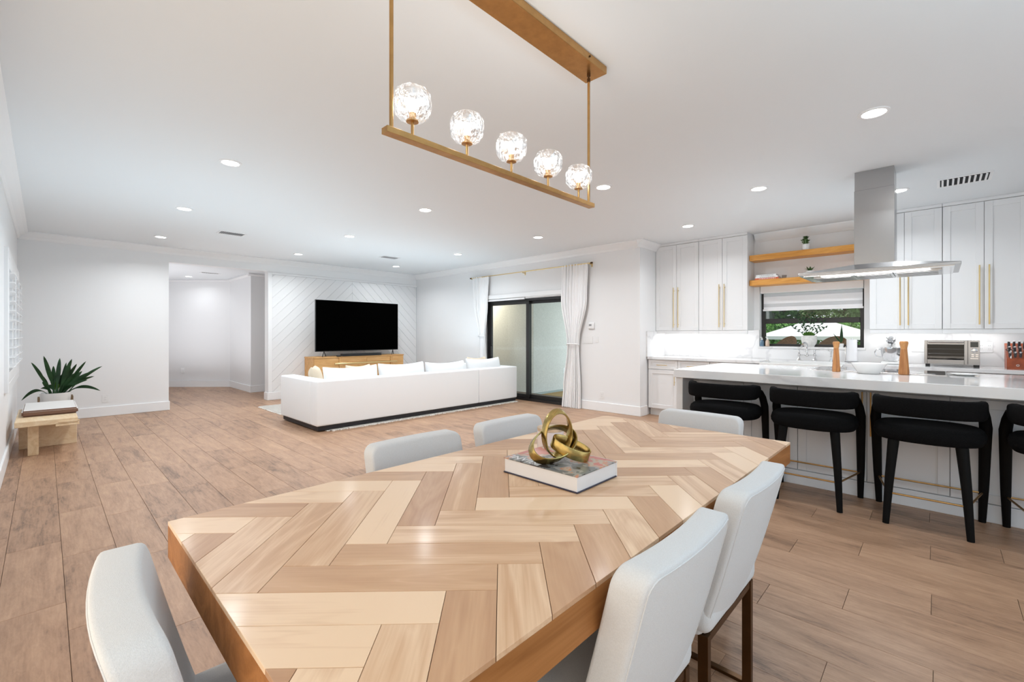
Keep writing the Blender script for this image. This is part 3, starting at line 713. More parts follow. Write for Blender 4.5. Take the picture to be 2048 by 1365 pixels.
# ---- island
IX0, IXT0, IX1 = 4.44, 4.16, 5.46
IY1, IY0 = 1.835, -2.0
isl = thing('kitchen_island', 'grey panelled kitchen island cabinet below the thick white worktop', 'island', (4.95, 0, 0))
obj('body', MB().box(IX0+0.021, IX1-0.04, IY0+0.02, IY1-0.075, 0.0, 0.868), ISLG, isl)
ep = obj('end_panel', MB().box(IXT0+0.03, IX1-0.03, IY1-0.075, IY1-0.012, 0.0, 0.868, 0.003), CABW, isl)
obj('plinth', MB().box(IX0-0.004, IX0+0.02, IY0+0.02, IY1-0.0765, 0.0, 0.122, 0.002), ISLG, isl)
ys = [1.7585, 1.298, 0.871, 0.406, -0.058, -0.52, -0.98]
for k in range(6):
    y1_, y0_ = ys[k], ys[k+1]
    obj('top_rail', MB().box(IX0, IX0+0.02, y0_+0.0015, y1_-0.0015, 0.835, 0.866, 0.001), ISLG, isl)
    d = obj('door', shaker(y0_, y1_, 0.125, 0.832, IX0, rail=0.062), ISLG, isl)
    if k in (2, 3):
        hy = y0_+0.026 if k == 2 else y1_-0.026
        obj('handle', bar_handle_v(IX0, hy, 0.49, 0.83, 0.0055), BRASS, d)
obj('island_worktop', MB().box(IXT0, IX1+0.02, IY0, IY1, 0.8695, 0.945, 0.003, 1), MARB, label='thick white quartz worktop on the kitchen island with overhang towards the stools', cat='countertop', origin=(4.9, 0, 0.8695))
# cooktop
t = thing('cooktop', 'flat glass cooktop with steel edge set in the island worktop below the hood', 'cooktop', (5.23, 0.41, 0.945))
obj('rim', MB().box(4.985, 5.51, -0.05, 0.875, 0.9452, 0.950, 0.001), STEEL, t)
CKG = simple('cooktop_black_glass', (0.10, 0.10, 0.105), 0.04)
obj('glass_surface', MB().box(4.995, 5.50, -0.04, 0.865, 0.9502, 0.953, 0.0005), CKG, t)
bz = MB()
for yy in (0.72, 0.30):
    for xx in (5.36, 5.14):
        for k in range(24):
            a0, a1 = 2*pi*k/24, 2*pi*(k+1)/24
            r0_, r1_ = 0.080, 0.083
            bz.wedge([(xx+r*cos(a), yy+r*sin(a), z) for z in (0.9531, 0.9534) for r, a in ((r0_, a0), (r1_, a0), (r1_, a1), (r0_, a1))])
bz.box(5.02, 5.055, 0.02, 0.18, 0.9531, 0.9534)
obj('zone_markings', bz, GREYP, t)

# ---- range hood
hd = thing('range_hood', 'stainless steel island range hood with tall rectangular chimney', 'range hood', (5.2, 0.413, 1.82))
obj('chimney_upper', MB().box(5.058, 5.337, 0.278, 0.550, 2.57, H-0.001, 0.001), STEEL, hd)
obj('chimney_lower', MB().box(5.055, 5.34, 0.275, 0.553, 1.905, 2.57, 0.001), STEEL, hd)
cv = MB()
a = [(4.87, -0.125, 1.845), (5.53, -0.125, 1.845), (5.53, 0.95, 1.845), (4.87, 0.95, 1.845)]
b_ = [(5.05, 0.27, 1.908), (5.345, 0.27, 1.908), (5.345, 0.558, 1.908), (5.05, 0.558, 1.908)]
cv.wedge(a+b_)
obj('canopy', cv, STEEL, hd)
obj('canopy_rim', MB().box(4.868, 5.532, -0.127, 0.952, 1.822, 1.845, 0.002), STEEL, hd)
obj('underside', MB().box(4.90, 5.50, -0.09, 0.915, 1.812, 1.822, 0.001), STEELL, hd)
for ya, yb in ((-0.02, 0.28), (0.285, 0.545), (0.55, 0.85)):
    fl = MB().box(4.99, 5.42, ya, yb, 1.802, 1.812, 0.002)
    for k in range(7): fl.box(5.01+k*0.056, 5.04+k*0.056, ya+0.02, yb-0.02, 1.798, 1.802)
    obj('grease_filter', fl, STEEL, hd)
obj('light_bar', MB().box(4.915, 4.95, 0.05, 0.78, 1.806, 1.812), STRIPE, hd)
area('hood_light', (4.93, 0.41, 1.80), (0, 0, 0), 0.04, 0.7, 4)

# ================================================================== things on the island and counter
def mill(x, y, lab, hgt, rb):
    t = thing('pepper_mill', lab, 'pepper mill', (x, y, 0.945), group='turned wooden mills on the island', local=True)
    k = rb/0.036; h = hgt/0.277
    obj('body', MB().lathe([(0, 0), (0.031*k, 0), (0.036*k, 0.006*h), (0.036*k, 0.030*h), (0.0335*k, 0.055*h), (0.023*k, 0.205*h), (0.0225*k, 0.212*h), (0, 0.212*h)], n=10), MILLW, t)
    obj('head', MB().lathe([(0, 0.2125*h), (0.022*k, 0.2125*h), (0.0225*k, 0.220*h), (0.030*k, 0.258*h), (0.030*k, 0.268*h), (0.025*k, 0.277*h), (0, 0.277*h)], n=10), MILLW, t)
mill(4.886, 0.662, 'reddish wooden pepper mill left of the white bowl on the island', 0.270, 0.031)
mill(4.907, 0.208, 'golden brown wooden pepper mill right of the white bowl, in front of the stand mixer', 0.277, 0.036)
obj('serving_bowl', MB().lathe([(0, 0.947), (0.076, 0.947), (0.078, 0.955), (0.119, 1.024), (0.124, 1.032), (0.121, 1.034), (0.114, 1.026), (0.07, 0.960), (0, 0.958)], 4.86, 0.432, 40), CERAM, smooth=True,
    label='white ceramic serving bowl between the two pepper mills on the island', cat='bowl', origin=(4.86, 0.432, 0.947))
obj('spoon_rest', MB().lathe([(0, 0.946), (0.055, 0.946), (0.085, 0.958), (0.087, 0.961), (0.082, 0.960), (0.05, 0.951), (0, 0.950)], 5.16, -0.15, 36), CERAM, smooth=True,
    label='small shallow white dish lying right of the cooktop on the island', cat='dish', origin=(5.16, -0.15, 0.946))

# stand mixer
CT = 0.9245
t = thing('stand_mixer', 'white stand mixer with steel bowl on the rear counter behind the pepper mill', 'mixer', (7.02, 0.40, CT))
obj('base_foot', rbox(6.90, 7.16, 0.33, 0.50, CT, CT+0.03, 0.012), CERAM, t, smooth=True)
obj('column', rbox(7.10, 7.17, 0.36, 0.46, CT+0.03, CT+0.24, 0.02), CERAM, t, smooth=True)
obj('motor_head', MB().tube([(6.89, 0.41, CT+0.285), (6.92, 0.41, CT+0.29), (7.0, 0.41, CT+0.295), (7.10, 0.41, CT+0.285), (7.17, 0.41, CT+0.27), (7.185, 0.41, CT+0.265)], [0.02, 0.045, 0.055, 0.055, 0.045, 0.02], 14), STEELL, t, smooth=True)
obj('beater_shaft', MB().lathe([(0, CT+0.12), (0.03, CT+0.13), (0.035, CT+0.17), (0.012, CT+0.20), (0.018, CT+0.26), (0, CT+0.26)], 6.96, 0.41, 12), STEELL, t)
bw = obj('mixing_bowl', MB().lathe([(0, CT+0.032), (0.055, CT+0.034), (0.06, CT+0.04), (0.085, CT+0.09), (0.098, CT+0.15), (0.101, CT+0.195), (0.104, CT+0.198), (0.100, CT+0.199), (0.094, CT+0.15), (0.08, CT+0.09), (0.05, CT+0.045), (0, CT+0.042)], 6.97, 0.41, 36), STEELL, t, smooth=True)
obj('handle', MB().tube([(6.97, 0.505, CT+0.17), (6.97, 0.545, CT+0.175), (6.97, 0.562, CT+0.14), (6.97, 0.55, CT+0.09), (6.97, 0.50, CT+0.08)], 0.007, 8), STEELL, bw, smooth=True)

# toaster oven
t = thing('toaster_oven', 'stainless steel countertop toaster oven with glass door and knob', 'toaster oven', (6.98, -0.098, CT))
X0 = 6.82; y0, y1, z0, z1 = -0.315, 0.118, 0.952, 1.213
sh = MB().box(X0+0.012, 7.12, y0, y1, z1-0.012, z1, 0.003).box(X0+0.012, 7.12, y0, y1, z0, z0+0.012).box(X0+0.012, 7.12, y0, y0+0.010, z0, z1).box(X0+0.012, 7.12, y1-0.010, y1, z0, z1).box(7.10, 7.12, y0, y1, z0, z1)
sh.box(X0+0.012, 7.10, -0.225, -0.217, z0, z1)
obj('shell', sh, STEEL, t)
obj('oven_interior', MB().box(7.08, 7.095, -0.215, 0.105, z0+0.015, z1-0.015).box(X0+0.02, 7.09, -0.215, 0.105, z0+0.014, z0+0.017), OVENIN, t)
dr = MB().box(X0, X0+0.012, 0.092, y1, z0, z1, 0.002).box(X0, X0+0.012, -0.225, -0.198, z0, z1, 0.002).box(X0, X0+0.012, -0.198, 0.092, z1-0.045, z1, 0.002).box(X0, X0+0.012, -0.198, 0.092, z0, z0+0.050, 0.002)
d = obj('door', dr, STEEL, t)
obj('door_glass', MB().box(X0+0.005, X0+0.008, -0.198, 0.092, z0+0.05, z1-0.045), OVGLASS, d)
obj('door_handle', MB().tube([(X0, 0.08, z1-0.022), (X0-0.028, 0.08, z1-0.022), (X0-0.028, -0.19, z1-0.022), (X0, -0.19, z1-0.022)], 0.007, 8), STEELL, d)
for zz in (z0+0.165, z0+0.112):
    rk = MB().tube([(X0+0.03, -0.205, zz), (X0+0.03, 0.10, zz)], 0.003, 6).tube([(7.05, -0.205, zz), (7.05, 0.10, zz)], 0.003, 6)
    for k in range(9): rk.tube([(X0+0.03, -0.19+k*0.034, zz), (7.05, -0.19+k*0.034, zz)], 0.0015, 5)
    obj('rack', rk, STEELL, t)
obj('drip_tray', MB().box(X0+0.03, 7.05, -0.20, 0.09, z0+0.062, z0+0.068).box(X0+0.028, X0+0.034, -0.20, 0.09, z0+0.062, z0+0.085), STEELL, t)
obj('control_panel', MB().box(X0+0.0005, X0+0.012, y0+0.0005, -0.227, z0, z1, 0.001), STEEL, t)
obj('display', MB().box(X0-0.001, X0, -0.303, -0.244, 1.142, 1.198), simple('display_black', (0.02, 0.03, 0.03), 0.1), t)
mk = Matrix.Translation((X0, -0.274, 1.108)) @ Matrix.Rotation(-pi/2, 4, 'Y')
obj('knob', MB().lathe([(0.024, 0), (0.024, 0.003), (0.019, 0.005), (0.017, 0.018), (0.0, 0.02)], n=24, mat=mk), STEELL, t, smooth=True)
for zz in (1.062, 1.043):
    for yy in (-0.263, -0.294): obj('button', MB().box(X0-0.003, X0+0.001, yy-0.010, yy+0.012, zz-0.005, zz+0.005, 0.001), STEELL, t)
obj('button', MB().box(X0-0.003, X0+0.001, -0.304, -0.243, 1.016, 1.026, 0.001), STEELL, t)
for yy in (-0.295, 0.09):
    for xx in (X0+0.03, 7.09): obj('foot', MB().box(xx-0.012, xx+0.012, yy-0.018, yy+0.018, CT, z0, 0.002), BLACKP, t)

# knife block with knives
t = thing('knife_block', 'reddish wooden knife block full of knives at the right end of the counter', 'knife block', (6.86, -0.60, CT))
kb = MB().wedge([(6.78, -0.70, CT), (7.0, -0.70, CT), (7.0, -0.502, CT), (6.78, -0.502, CT), (6.78, -0.70, CT+0.105), (7.02, -0.70, CT+0.26), (7.02, -0.502, CT+0.26), (6.78, -0.502, CT+0.105)])
obj('block', kb, BLOCKW, t)
em = Matrix.Translation((6.7795, -0.577, CT+0.04)) @ Matrix.Rotation(-pi/2, 4, 'Y')
e_ = MB().lathe([(0.0095, 0), (0.0095, 0.0008), (0.0115, 0.0008), (0.0115, 0)], n=24, mat=em)
e_.box(6.7785, 6.7795, -0.582, -0.5805, CT+0.034, CT+0.046).box(6.7785, 6.7795, -0.5735, -0.572, CT+0.034, CT+0.046).box(6.7785, 6.7795, -0.579, -0.575, CT+0.037, CT+0.0385)
obj('emblem', e_, simple('emblem_pale_ink', (0.75, 0.72, 0.68), 0.5), t)
kn = None
rows = [(6.80, 0.120, 0.055), (6.86, 0.160, 0.07), (6.93, 0.203, 0.085)]
for ri, (xx, zz, ln) in enumerate(rows):
    for k in range(5):
        yy = -0.525-k*0.036
        lab = 'black handled knife, %s in the %s row of the knife block' % (('leftmost', 'second from the left', 'third from the left', 'fourth from the left', 'fifth from the left')[k], ('front', 'middle', 'back')[ri])
        if kn is None or k == 0:
            kn = thing('knife', lab, 'knife', (xx, yy, CT+zz), group='knives in the block', local=True)
            dd = Vector((-0.45, 0, 0.89))
            obj('handle', MB().tube([dd*0.006, dd*0.02, dd*(ln*0.5), dd*ln], [0.008, 0.010, 0.011, 0.009], 8, r2=[0.012, 0.013, 0.014, 0.012]), simple('knife_handle_black', (0.05, 0.05, 0.055), 0.5), kn, smooth=True)
            obj('bolster', MB().tube([dd*-0.012, dd*0.006], 0.009, 8, r2=0.013), STEELL, kn)
            obj('end_cap', MB().tube([dd*ln, dd*(ln+0.006)], 0.010, 10, r2=0.013), STEELL, kn)
        else: dup(kn, (xx, yy, CT+zz), None, lab)
t = thing('scissors', 'kitchen scissors with black loop handles at the left of the knife block', 'scissors', (6.82, -0.535, CT+0.17))
def ring(c, ra, rb, r, n=20, mt=None):
    pts = [Vector(c)+Vector((-0.45*rb*sin(2*pi*i/n), ra*cos(2*pi*i/n), 0.89*rb*sin(2*pi*i/n))) for i in range(n)]
    return MB().tube(pts, r, 6, closed=True)
obj('handle_loop', ring((6.775, -0.513, CT+0.198), 0.016, 0.011, 0.003), BLACKP, t)
obj('handle_loop', ring((6.775, -0.548, CT+0.198), 0.014, 0.011, 0.003), BLACKP, t)
obj('blade', MB().box(6.782, 6.785, -0.535, -0.526, CT+0.11, CT+0.19), STEELL, t)

# outlets / switches
def outlet(name, lab, face, c, w_, h_, gangs=1, kind='outlet', cat='outlet', group=None):
    """face 'x': on an X plane facing -X; 'y': on a Y plane facing -Y"""
    t = thing(name, lab, cat, c, group=group)
    def bx(u0, u1, d0, d1, v0, v1, bev=0.0):
        if face == 'x': return MB().box(c[0]-d1, c[0]-d0, c[1]+u0, c[1]+u1, c[2]+v0, c[2]+v1, bev)
        return MB().box(c[0]+u0, c[0]+u1, c[1]-d1, c[1]-d0, c[2]+v0, c[2]+v1, bev)
    obj('cover_plate', bx(-w_/2, w_/2, 0, 0.006, -h_/2, h_/2, 0.0015), PLASTW, t)
    gw = w_/gangs
    for g in range(gangs):
        u = -w_/2+gw*(g+0.5)
        q = obj('socket' if kind == 'outlet' else 'rocker', bx(u-0.0165, u+0.0165, 0.006, 0.009, -0.033, 0.033, 0.001), PLASTW, t)
        if kind == 'outlet':
            s_ = None
            for vz in (0.018, -0.018):
                for uu in (-0.006, 0.006):
                    b = bx(u+uu-0.001, u+uu+0.001, 0.009, 0.0094, vz-0.003, vz+0.004)
                    if s_ is None: s_ = b
                    else: s_.join(b.bm)
            obj('slots', s_, DARKV, q)
    return t
XS = XK-0.02
outlet('wall_switch', 'white wall switch nearest the return wall on the marble backsplash', 'x', (XS, 3.078, 1.137), 0.075, 0.118, 1, 'switch', 'switch')
outlet('wall_switch', 'second white wall switch from the return wall on the marble backsplash', 'x', (XS, 2.935, 1.137), 0.075, 0.118, 1, 'switch', 'switch')
outlet('wall_outlet', 'white outlet on the backsplash under the cabinet left of the window', 'x', (XS, 2.455, 1.13), 0.075, 0.118)
outlet('wall_outlet', 'double white outlet on the backsplash left of the toaster oven', 'x', (XS, 0.175, 1.13), 0.12, 0.118, 2)
outlet('wall_outlet', 'double white outlet on the backsplash right of the toaster oven', 'x', (XS, -0.375, 1.135), 0.12, 0.118, 2)
outlet('wall_outlet', 'white outlet low on the wall right of the sliding door curtain', 'x', (XD, 4.045, 0.265), 0.075, 0.118)
outlet('wall_switch', 'wide four gang white switch plate right of the curtain', 'x', (XD, 4.33, 1.185), 0.21, 0.118, 4, 'switch', 'switch')
outlet('wall_control', 'small white wall control right of the four gang switch plate', 'x', (XD, 4.145, 1.19), 0.06, 0.10, 1, 'switch', 'switch')
outlet('wall_outlet', 'white outlet low on the wall right of the tall plant', 'y', (0.655, YT, 0.275), 0.078, 0.12)
outlet('wall_outlet', 'white outlet low on the angled wall of the hallway', 'y', (2.32, 13.28, 0.40), 0.08, 0.12)
t = thing('thermostat', 'square white thermostat on the wall above the switch plates', 'thermostat', (XD, 4.245, 1.425))
obj('housing', rbox(XD-0.028, XD, 4.185, 4.305, 1.37, 1.482, 0.012), PLASTW, t, smooth=True)
obj('display', MB().box(XD-0.0295, XD-0.028, 4.235, 4.285, 1.42, 1.45), GREYP, t)

# faucet
t = thing('bridge_faucet', 'chrome bridge faucet with two lever handles behind the apron sink', 'faucet', (7.14, 1.29, CT))
fb = MB()
for yy in (1.20, 1.38):
    fb.lathe([(0.030, CT), (0.030, CT+0.006), (0.015, CT+0.035), (0.012, CT+0.055), (0.019, CT+0.065), (0.019, CT+0.083), (0.010, CT+0.095), (0.013, CT+0.12), (0.008, CT+0.145), (0, CT+0.15)], 7.12, yy, 14)
fb.tube([(7.12, 1.20, CT+0.073), (7.12, 1.38, CT+0.073)], 0.008, 8)
fb.lathe([(0.0, CT+0.05), (0.022, CT+0.06), (0.024, CT+0.075), (0.014, CT+0.095), (0.012, CT+0.17), (0.014, CT+0.18), (0.014, CT+0.20)], 7.12, 1.29, 14)
obj('valve_body', fb, CHROME, t, smooth=True)
obj('spout', MB().tube([(7.12, 1.29, CT+0.19), (7.11, 1.292, CT+0.225), (7.07, 1.30, CT+0.245), (7.02, 1.31, CT+0.235), (6.98, 1.318, CT+0.205), (6.965, 1.322, CT+0.18)], [0.013, 0.012, 0.011, 0.011, 0.012, 0.013], 10), CHROME, t, smooth=True)
for s_, yy in ((1, 1.38), (-1, 1.20)):
    obj('lever', MB().tube([(7.12, yy, CT+0.143), (7.115, yy+s_*0.02, CT+0.147), (7.10, yy+s_*0.06, CT+0.15)], [0.006, 0.006, 0.009], 8), CHROME, t, smooth=True)
t = thing('side_sprayer', 'small chrome side spray right of the bridge faucet', 'faucet', (7.12, 1.02, CT))
obj('stand', MB().lathe([(0.022, CT), (0.022, CT+0.005), (0.010, CT+0.04), (0.012, CT+0.07)], 7.12, 1.02, 12), CHROME, t, smooth=True)
obj('spray_head', MB().tube([(7.12, 1.02, CT+0.07), (7.12, 1.02, CT+0.13), (7.10, 1.04, CT+0.145)], [0.009, 0.013, 0.013], 8), CHROME, t, smooth=True)
t = thing('paper_towel_holder', 'white paper towel roll on an upright holder under the window', 'paper towel', (7.10, 0.80, CT))
obj('base_plate', MB().lathe([(0, CT), (0.075, CT), (0.075, CT+0.008), (0, CT+0.01)], 7.10, 0.80, 24), GREYP, t)
obj('rod', MB().tube([(7.10, 0.80, CT+0.008), (7.10, 0.80, CT+0.305)], 0.006, 8), CHROME, t)
obj('paper_roll', MB().lathe([(0.018, CT+0.012), (0.055, CT+0.012), (0.055, CT+0.288), (0.018, CT+0.288)], 7.10, 0.80, 28), PAPER, t, smooth=True)
obj('side_arm', MB().tube([(7.10, 0.868, CT+0.008), (7.10, 0.868, CT+0.20)], 0.003, 6), CHROME, t)

# generic leaf
def blade(base, tip, wid, sag=0.0, n=9, thick=0.0016, twist=0.0, upv=(0, 0, 1), wmax=0.55):
    base = Vector(base); tip = Vector(tip); d = tip-base; L_ = d.length
    side = d.cross(Vector(upv))
    if side.length < 1e-4: side = Vector((1, 0, 0))
    side.normalize()
    side = Matrix.Rotation(twist, 3, d.normalized()) @ side
    nrm = side.cross(d.normalized())
    def f(u, v):
        t_ = u
        wprof = (sin(pi*min(1, t_**wmax)) if t_ > 0.0 else 0)
        wprof = max(0.10*(1-t_), wprof)
        c = base+d*t_+Vector((0, 0, sag*4*t_*(1-t_)))
        s = (v-0.5)*2
        return c+side*(s*wid/2*wprof)+nrm*(abs(s)*wid*0.13*wprof)
    return MB().grid(n, 3, f, thick)

# window sill things
SL = WZ0+0.002
t = thing('potted_plant', 'dark branching houseplant in a white pot on the kitchen window sill', 'plant', (7.275, 1.29, SL))
obj('pot', MB().lathe([(0, SL), (0.058, SL), (0.062, SL+0.012), (0.085, SL+0.05), (0.092, SL+0.09), (0.089, SL+0.150), (0.091, SL+0.155), (0.082, SL+0.155), (0.080, SL+0.14), (0, SL+0.14)], 7.275, 1.29, 28), CERAMT, t, smooth=True)
random.seed(3)
stems = [((0, 0.20), 0.13), ((0.02, 0.13), 0.25), ((-0.02, 0.06), 0.22), ((0.0, -0.02), 0.30), ((0.01, -0.08), 0.24), ((0.0, -0.16), 0.19), ((-0.03, -0.19), 0.10), ((0.0, 0.10), 0.31)]
for (dx, dy), hh in stems:
    b0 = Vector((7.275+dx*0.2, 1.29+dy*0.2, SL+0.14)); tp = Vector((7.26+dx*0.5, 1.29+dy, SL+0.14+hh))
    mid = (b0+tp)/2+Vector((0, dy*0.05, 0.03))
    st = obj('stem', MB().tube([b0, mid, tp], [0.004, 0.003, 0.002], 6), LEAF, t)
    for k in range(7):
        q = b0.lerp(tp, 0.30+0.11*k)+Vector((0, dy*0.05, 0.03))*(1-abs(0.6-k*0.14))
        sg = 1 if k % 2 else -1
        dr_ = Vector((random.uniform(-0.02, 0.0), sg*random.uniform(0.02, 0.045), random.uniform(0.01, 0.04)))
        obj('leaf', blade(q, q+dr_, 0.020, 0.0, 6, 0.001, upv=(1, 0, 0)), LEAF, st)
for k in range(7):
    a_ = -1.2+0.4*k
    obj('leaf', blade((7.26, 1.29+0.02*sin(a_), SL+0.14), (7.23, 1.29+0.085*sin(a_), SL+0.155+0.06*cos(a_)), 0.04, 0.01, 6, upv=(1, 0, 0)), LEAFY, t)
t = thing('bud_plant', 'single upright dark leaf in a small pot on the sill behind the left pepper mill', 'plant', (7.27, 0.93, SL))
obj('pot', MB().lathe([(0, SL), (0.022, SL), (0.028, SL+0.05), (0.025, SL+0.05), (0.024, SL+0.045), (0, SL+0.045)], 7.27, 0.93, 20), CERAM, t, smooth=True)
obj('leaf', blade((7.27, 0.93, SL+0.06), (7.26, 0.925, SL+0.31), 0.036, 0.0, 9, upv=(1, 0, 0)), LEAF, t)
obj('leaf', blade((7.27, 0.935, SL+0.06), (7.25, 1.02, SL+0.19), 0.020, 0.0, 7, upv=(1, 0, 0)), LEAF, t)
for yy, m_, lb, hh in ((1.862, BLUE, 'small clear and blue soap pump bottle at the left end of the sill', 0.10), (1.79, TANL, 'small tan lotion pump bottle right of the blue soap on the sill', 0.105)):
    t = thing('soap_bottle', lb, 'bottle', (7.22, yy, SL))
    obj('bottle', MB().lathe([(0, SL), (0.024, SL), (0.026, SL+0.01), (0.026, SL+hh*0.7), (0.012, SL+hh*0.9), (0.012, SL+hh), (0, SL+hh)], 7.22, yy, 16), m_, t, smooth=True)
    obj('pump', MB().tube([(7.22, yy, SL+hh), (7.22, yy, SL+hh+0.028)], 0.004, 6).tube([(7.22, yy-0.004, SL+hh+0.028), (7.215, yy+0.024, SL+hh+0.026)], 0.005, 6).lathe([(0.013, SL+hh-0.005), (0.013, SL+hh+0.010), (0, SL+hh+0.012)], 7.22, yy, 12), PLASTW, t)

# shelf plants and books
def shelf_plant(z, y, lb, kind):
    t = thing('potted_succulent', lb, 'plant', (7.062, y, z))
    if kind == 0: pr = [(0, z), (0.044, z), (0.046, z+0.004), (0.046, z+0.078), (0.041, z+0.078), (0.041, z+0.070), (0, z+0.070)]
    else: pr = [(0, z), (0.040, z), (0.052, z+0.018), (0.056, z+0.045), (0.046, z+0.074), (0.041, z+0.074), (0.038, z+0.062), (0, z+0.062)]
    obj('pot', MB().lathe(pr, 7.062, y, 24), CERAMT if kind else CERAM, t, smooth=True)
    if kind == 0:
        random.seed(11)
        for k in range(30):
            a, r, h = random.uniform(0, 2*pi), random.uniform(0, 0.058), random.uniform(0.095, 0.175)
            p = Vector((7.062+r*cos(a), y+r*sin(a), z+h))
            lf = MB()
            for q in range(6):
                aa = q*pi/3
                lf.join(blade(p, p+Vector((0.024*cos(aa), 0.024*sin(aa), 0.014)), 0.019, 0, 4, 0.002).bm)
            lf.tube([(7.062+r*0.5*cos(a), y+r*0.5*sin(a), z+0.07), p], 0.003, 5)
            obj('rosette', lf, SUCC, t)
    else:
        for k in range(13):
            a = 2.4*k; r = 0.045+0.035*(k/13)
            obj('leaf', blade((7.062, y, z+0.064), (7.062+r*1.1*cos(a), y+r*1.1*sin(a), z+0.140-0.035*(k/13)), 0.026, 0, 6, 0.002), SUCC, t)
shelf_plant(2.411, 1.288, 'bushy succulent in a white cylinder pot on the upper orange shelf', 0)
shelf_plant(2.054, 1.243, 'spiky succulent in a round white pot on the lower orange shelf', 1)
def book(lb, x0, x1, y0, y1, z0, z1, cm, group=None, spine='x', extra=None, cover_t=0.003, pages=PAPER, top=None):
    t = thing('book', lb, 'book', ((x0+x1)/2, (y0+y1)/2, z0), group=group)
    obj('pages', MB().box(x0+0.004, x1-0.004, y0+0.004, y1-0.004, z0+cover_t, z1-cover_t), pages, t)
    obj('front_cover', MB().box(x0, x1, y0, y1, z1-cover_t, z1, 0.0008), top or cm, t)
    obj('back_cover', MB().box(x0, x1, y0, y1, z0, z0+cover_t, 0.0008), cm, t)
    return t
zz = 2.0545
for lb, dy, hh, cm in (('red orange spined book at the bottom of the stack on the lower shelf', 0.0, 0.022, RED), ('white book in the middle of the stack on the lower shelf', 0.012, 0.020, PLASTW), ('white book on top of the stack on the lower shelf', 0.03, 0.026, PLASTW)):
    t = book(lb, 7.014, 7.18, 1.60+dy, 1.90-dy*0.5, zz, zz+hh, cm, 'books stacked on the lower shelf')
    obj('spine', MB().box(7.010, 7.014, 1.60+dy, 1.90-dy*0.5, zz, zz+hh), cm, t)
    pr = MB()
    random.seed(int(dy*1000)+1)
    y_ = 1.64+dy
    while y_ < 1.84:
        l_ = random.uniform(0.008, 0.02); pr.box(7.0096, 7.0102, y_, y_+l_, zz+hh*0.3, zz+hh*0.65); y_ += l_+0.008
    obj('spine_print', pr, GREYP if cm is not RED else PLASTW, t)
    zz += hh+0.0003
t = thing('small_frame', 'small dark easel back tray at the right of the books on the lower shelf', 'frame', (7.09, 1.56, 2.0535))
obj('plate', MB().box(-0.001, 0.001, -0.03, 0.03, 0, 0.05, 0, 1, Matrix.Translation((7.09, 1.555, 2.056)) @ Matrix.Rotation(0.5, 4, 'Z') @ Matrix.Rotation(-0.5, 4, 'Y')), GREYP, t)
obj('prop', MB().box(7.09, 7.13, 1.53, 1.56, 2.0535, 2.057), GREYP, t)

# ================================================================== DINING TABLE
TX0, TX1, TY0, TY1, TZ = 0.227, 2.385, 0.497, 1.487, 0.78
tb = thing('dining_table', 'long dining table with herringbone plank top and thick wooden edge', 'table', ((TX0+TX1)/2, (TY0+TY1)/2, 0))
ox, oy = tb.location.x, tb.location.y
obj('core', MB().box(TX0+0.005, TX1-0.005, TY0+0.005, TY1-0.005, TZ-0.095, TZ-0.011), TABG, tb)
e_t = 0.012
for (n_, bxs) in (('edge_board', (TX0, TX1, TY0, TY0+e_t)), ('edge_board', (TX0, TX1, TY1-e_t, TY1)), ('edge_board', (TX0, TX0+e_t, TY0+e_t, TY1-e_t)), ('edge_board', (TX1-e_t, TX1, TY0+e_t, TY1-e_t))):
    o = obj('edge_board', MB().box(*bxs, TZ-0.096, TZ-0.0105, 0.001), TABE, tb)
    if bxs[1]-bxs[0] < 0.1:
        pass
pw, plen = 0.0990, 0.4631
dH = Vector((1, -1))/sqrt(2); dV = Vector((1, 1))/sqrt(2)
# horizontal plank k: u from u0+k*pw to +plen, v from v0+k*pw; right-top corner known at (0.681,0.694)
P0 = Vector((0.681, 0.694)); u0 = P0.dot(dH)-plen; v0 = P0.dot(dV)-pw
kidx = 0
for mshift in range(-3, 4):
    for k in range(-22, 22):
        for typ in (0, 1):
            if typ == 0: ua, ub, va, vb = u0+k*pw, u0+k*pw+plen, v0+k*pw, v0+(k+1)*pw
            else: ua, ub, va, vb = u0+k*pw+plen, u0+(k+1)*pw+plen, v0+(k+1)*pw-plen, v0+(k+1)*pw
            ua += mshift*plen; ub += mshift*plen; va -= mshift*plen; vb -= mshift*plen
            g = 0.0006
            pts = [dH*u+dV*v for u, v in ((ua+g, va+g), (ub-g, va+g), (ub-g, vb-g), (ua+g, vb-g))]
            pts = [(p.x, p.y) for p in pts]
            q = clip(clip(clip(clip(pts, 1, 0, TX1), -1, 0, -TX0), 0, 1, TY1), 0, -1, -TY0)
            q = clean(q)
            if len(q) < 3 or abs(parea(q)) < 0.0003: continue
            c = (dH*(ua+ub)/2+dV*(va+vb)/2)
            ang = -pi/4 if typ == 0 else pi/4
            ca, sa = cos(-ang), sin(-ang)
            loc = [((x-c.x)*ca-(y-c.y)*sa, (x-c.x)*sa+(y-c.y)*ca) for x, y in q]
            if parea(loc) < 0: loc = loc[::-1]
            b = MB().poly(loc, -0.010, 0.0, 0.0005)
            me = bpy.data.meshes.new('plank'); b.bm.to_mesh(me); b.bm.free(); me.materials.append(TABW)
            o = bpy.data.objects.new('plank', me); COL.objects.link(o); o.parent = tb
            o.location = (c.x-ox, c.y-oy, TZ); o.rotation_euler = (0, 0, ang)
# brass-footed base
for xx in (0.75, 1.85):
    obj('pedestal', MB().box(xx-0.05, xx+0.05, 0.78, 1.20, 0.05, TZ-0.096, 0.004), BRASSD, tb)
    obj('foot', MB().tube([(xx, 0.74, 0.03), (xx, 0.80, 0.03), (xx, 1.18, 0.03), (xx, 1.24, 0.03)], 0.03, 16), BRASS, tb, smooth=True)

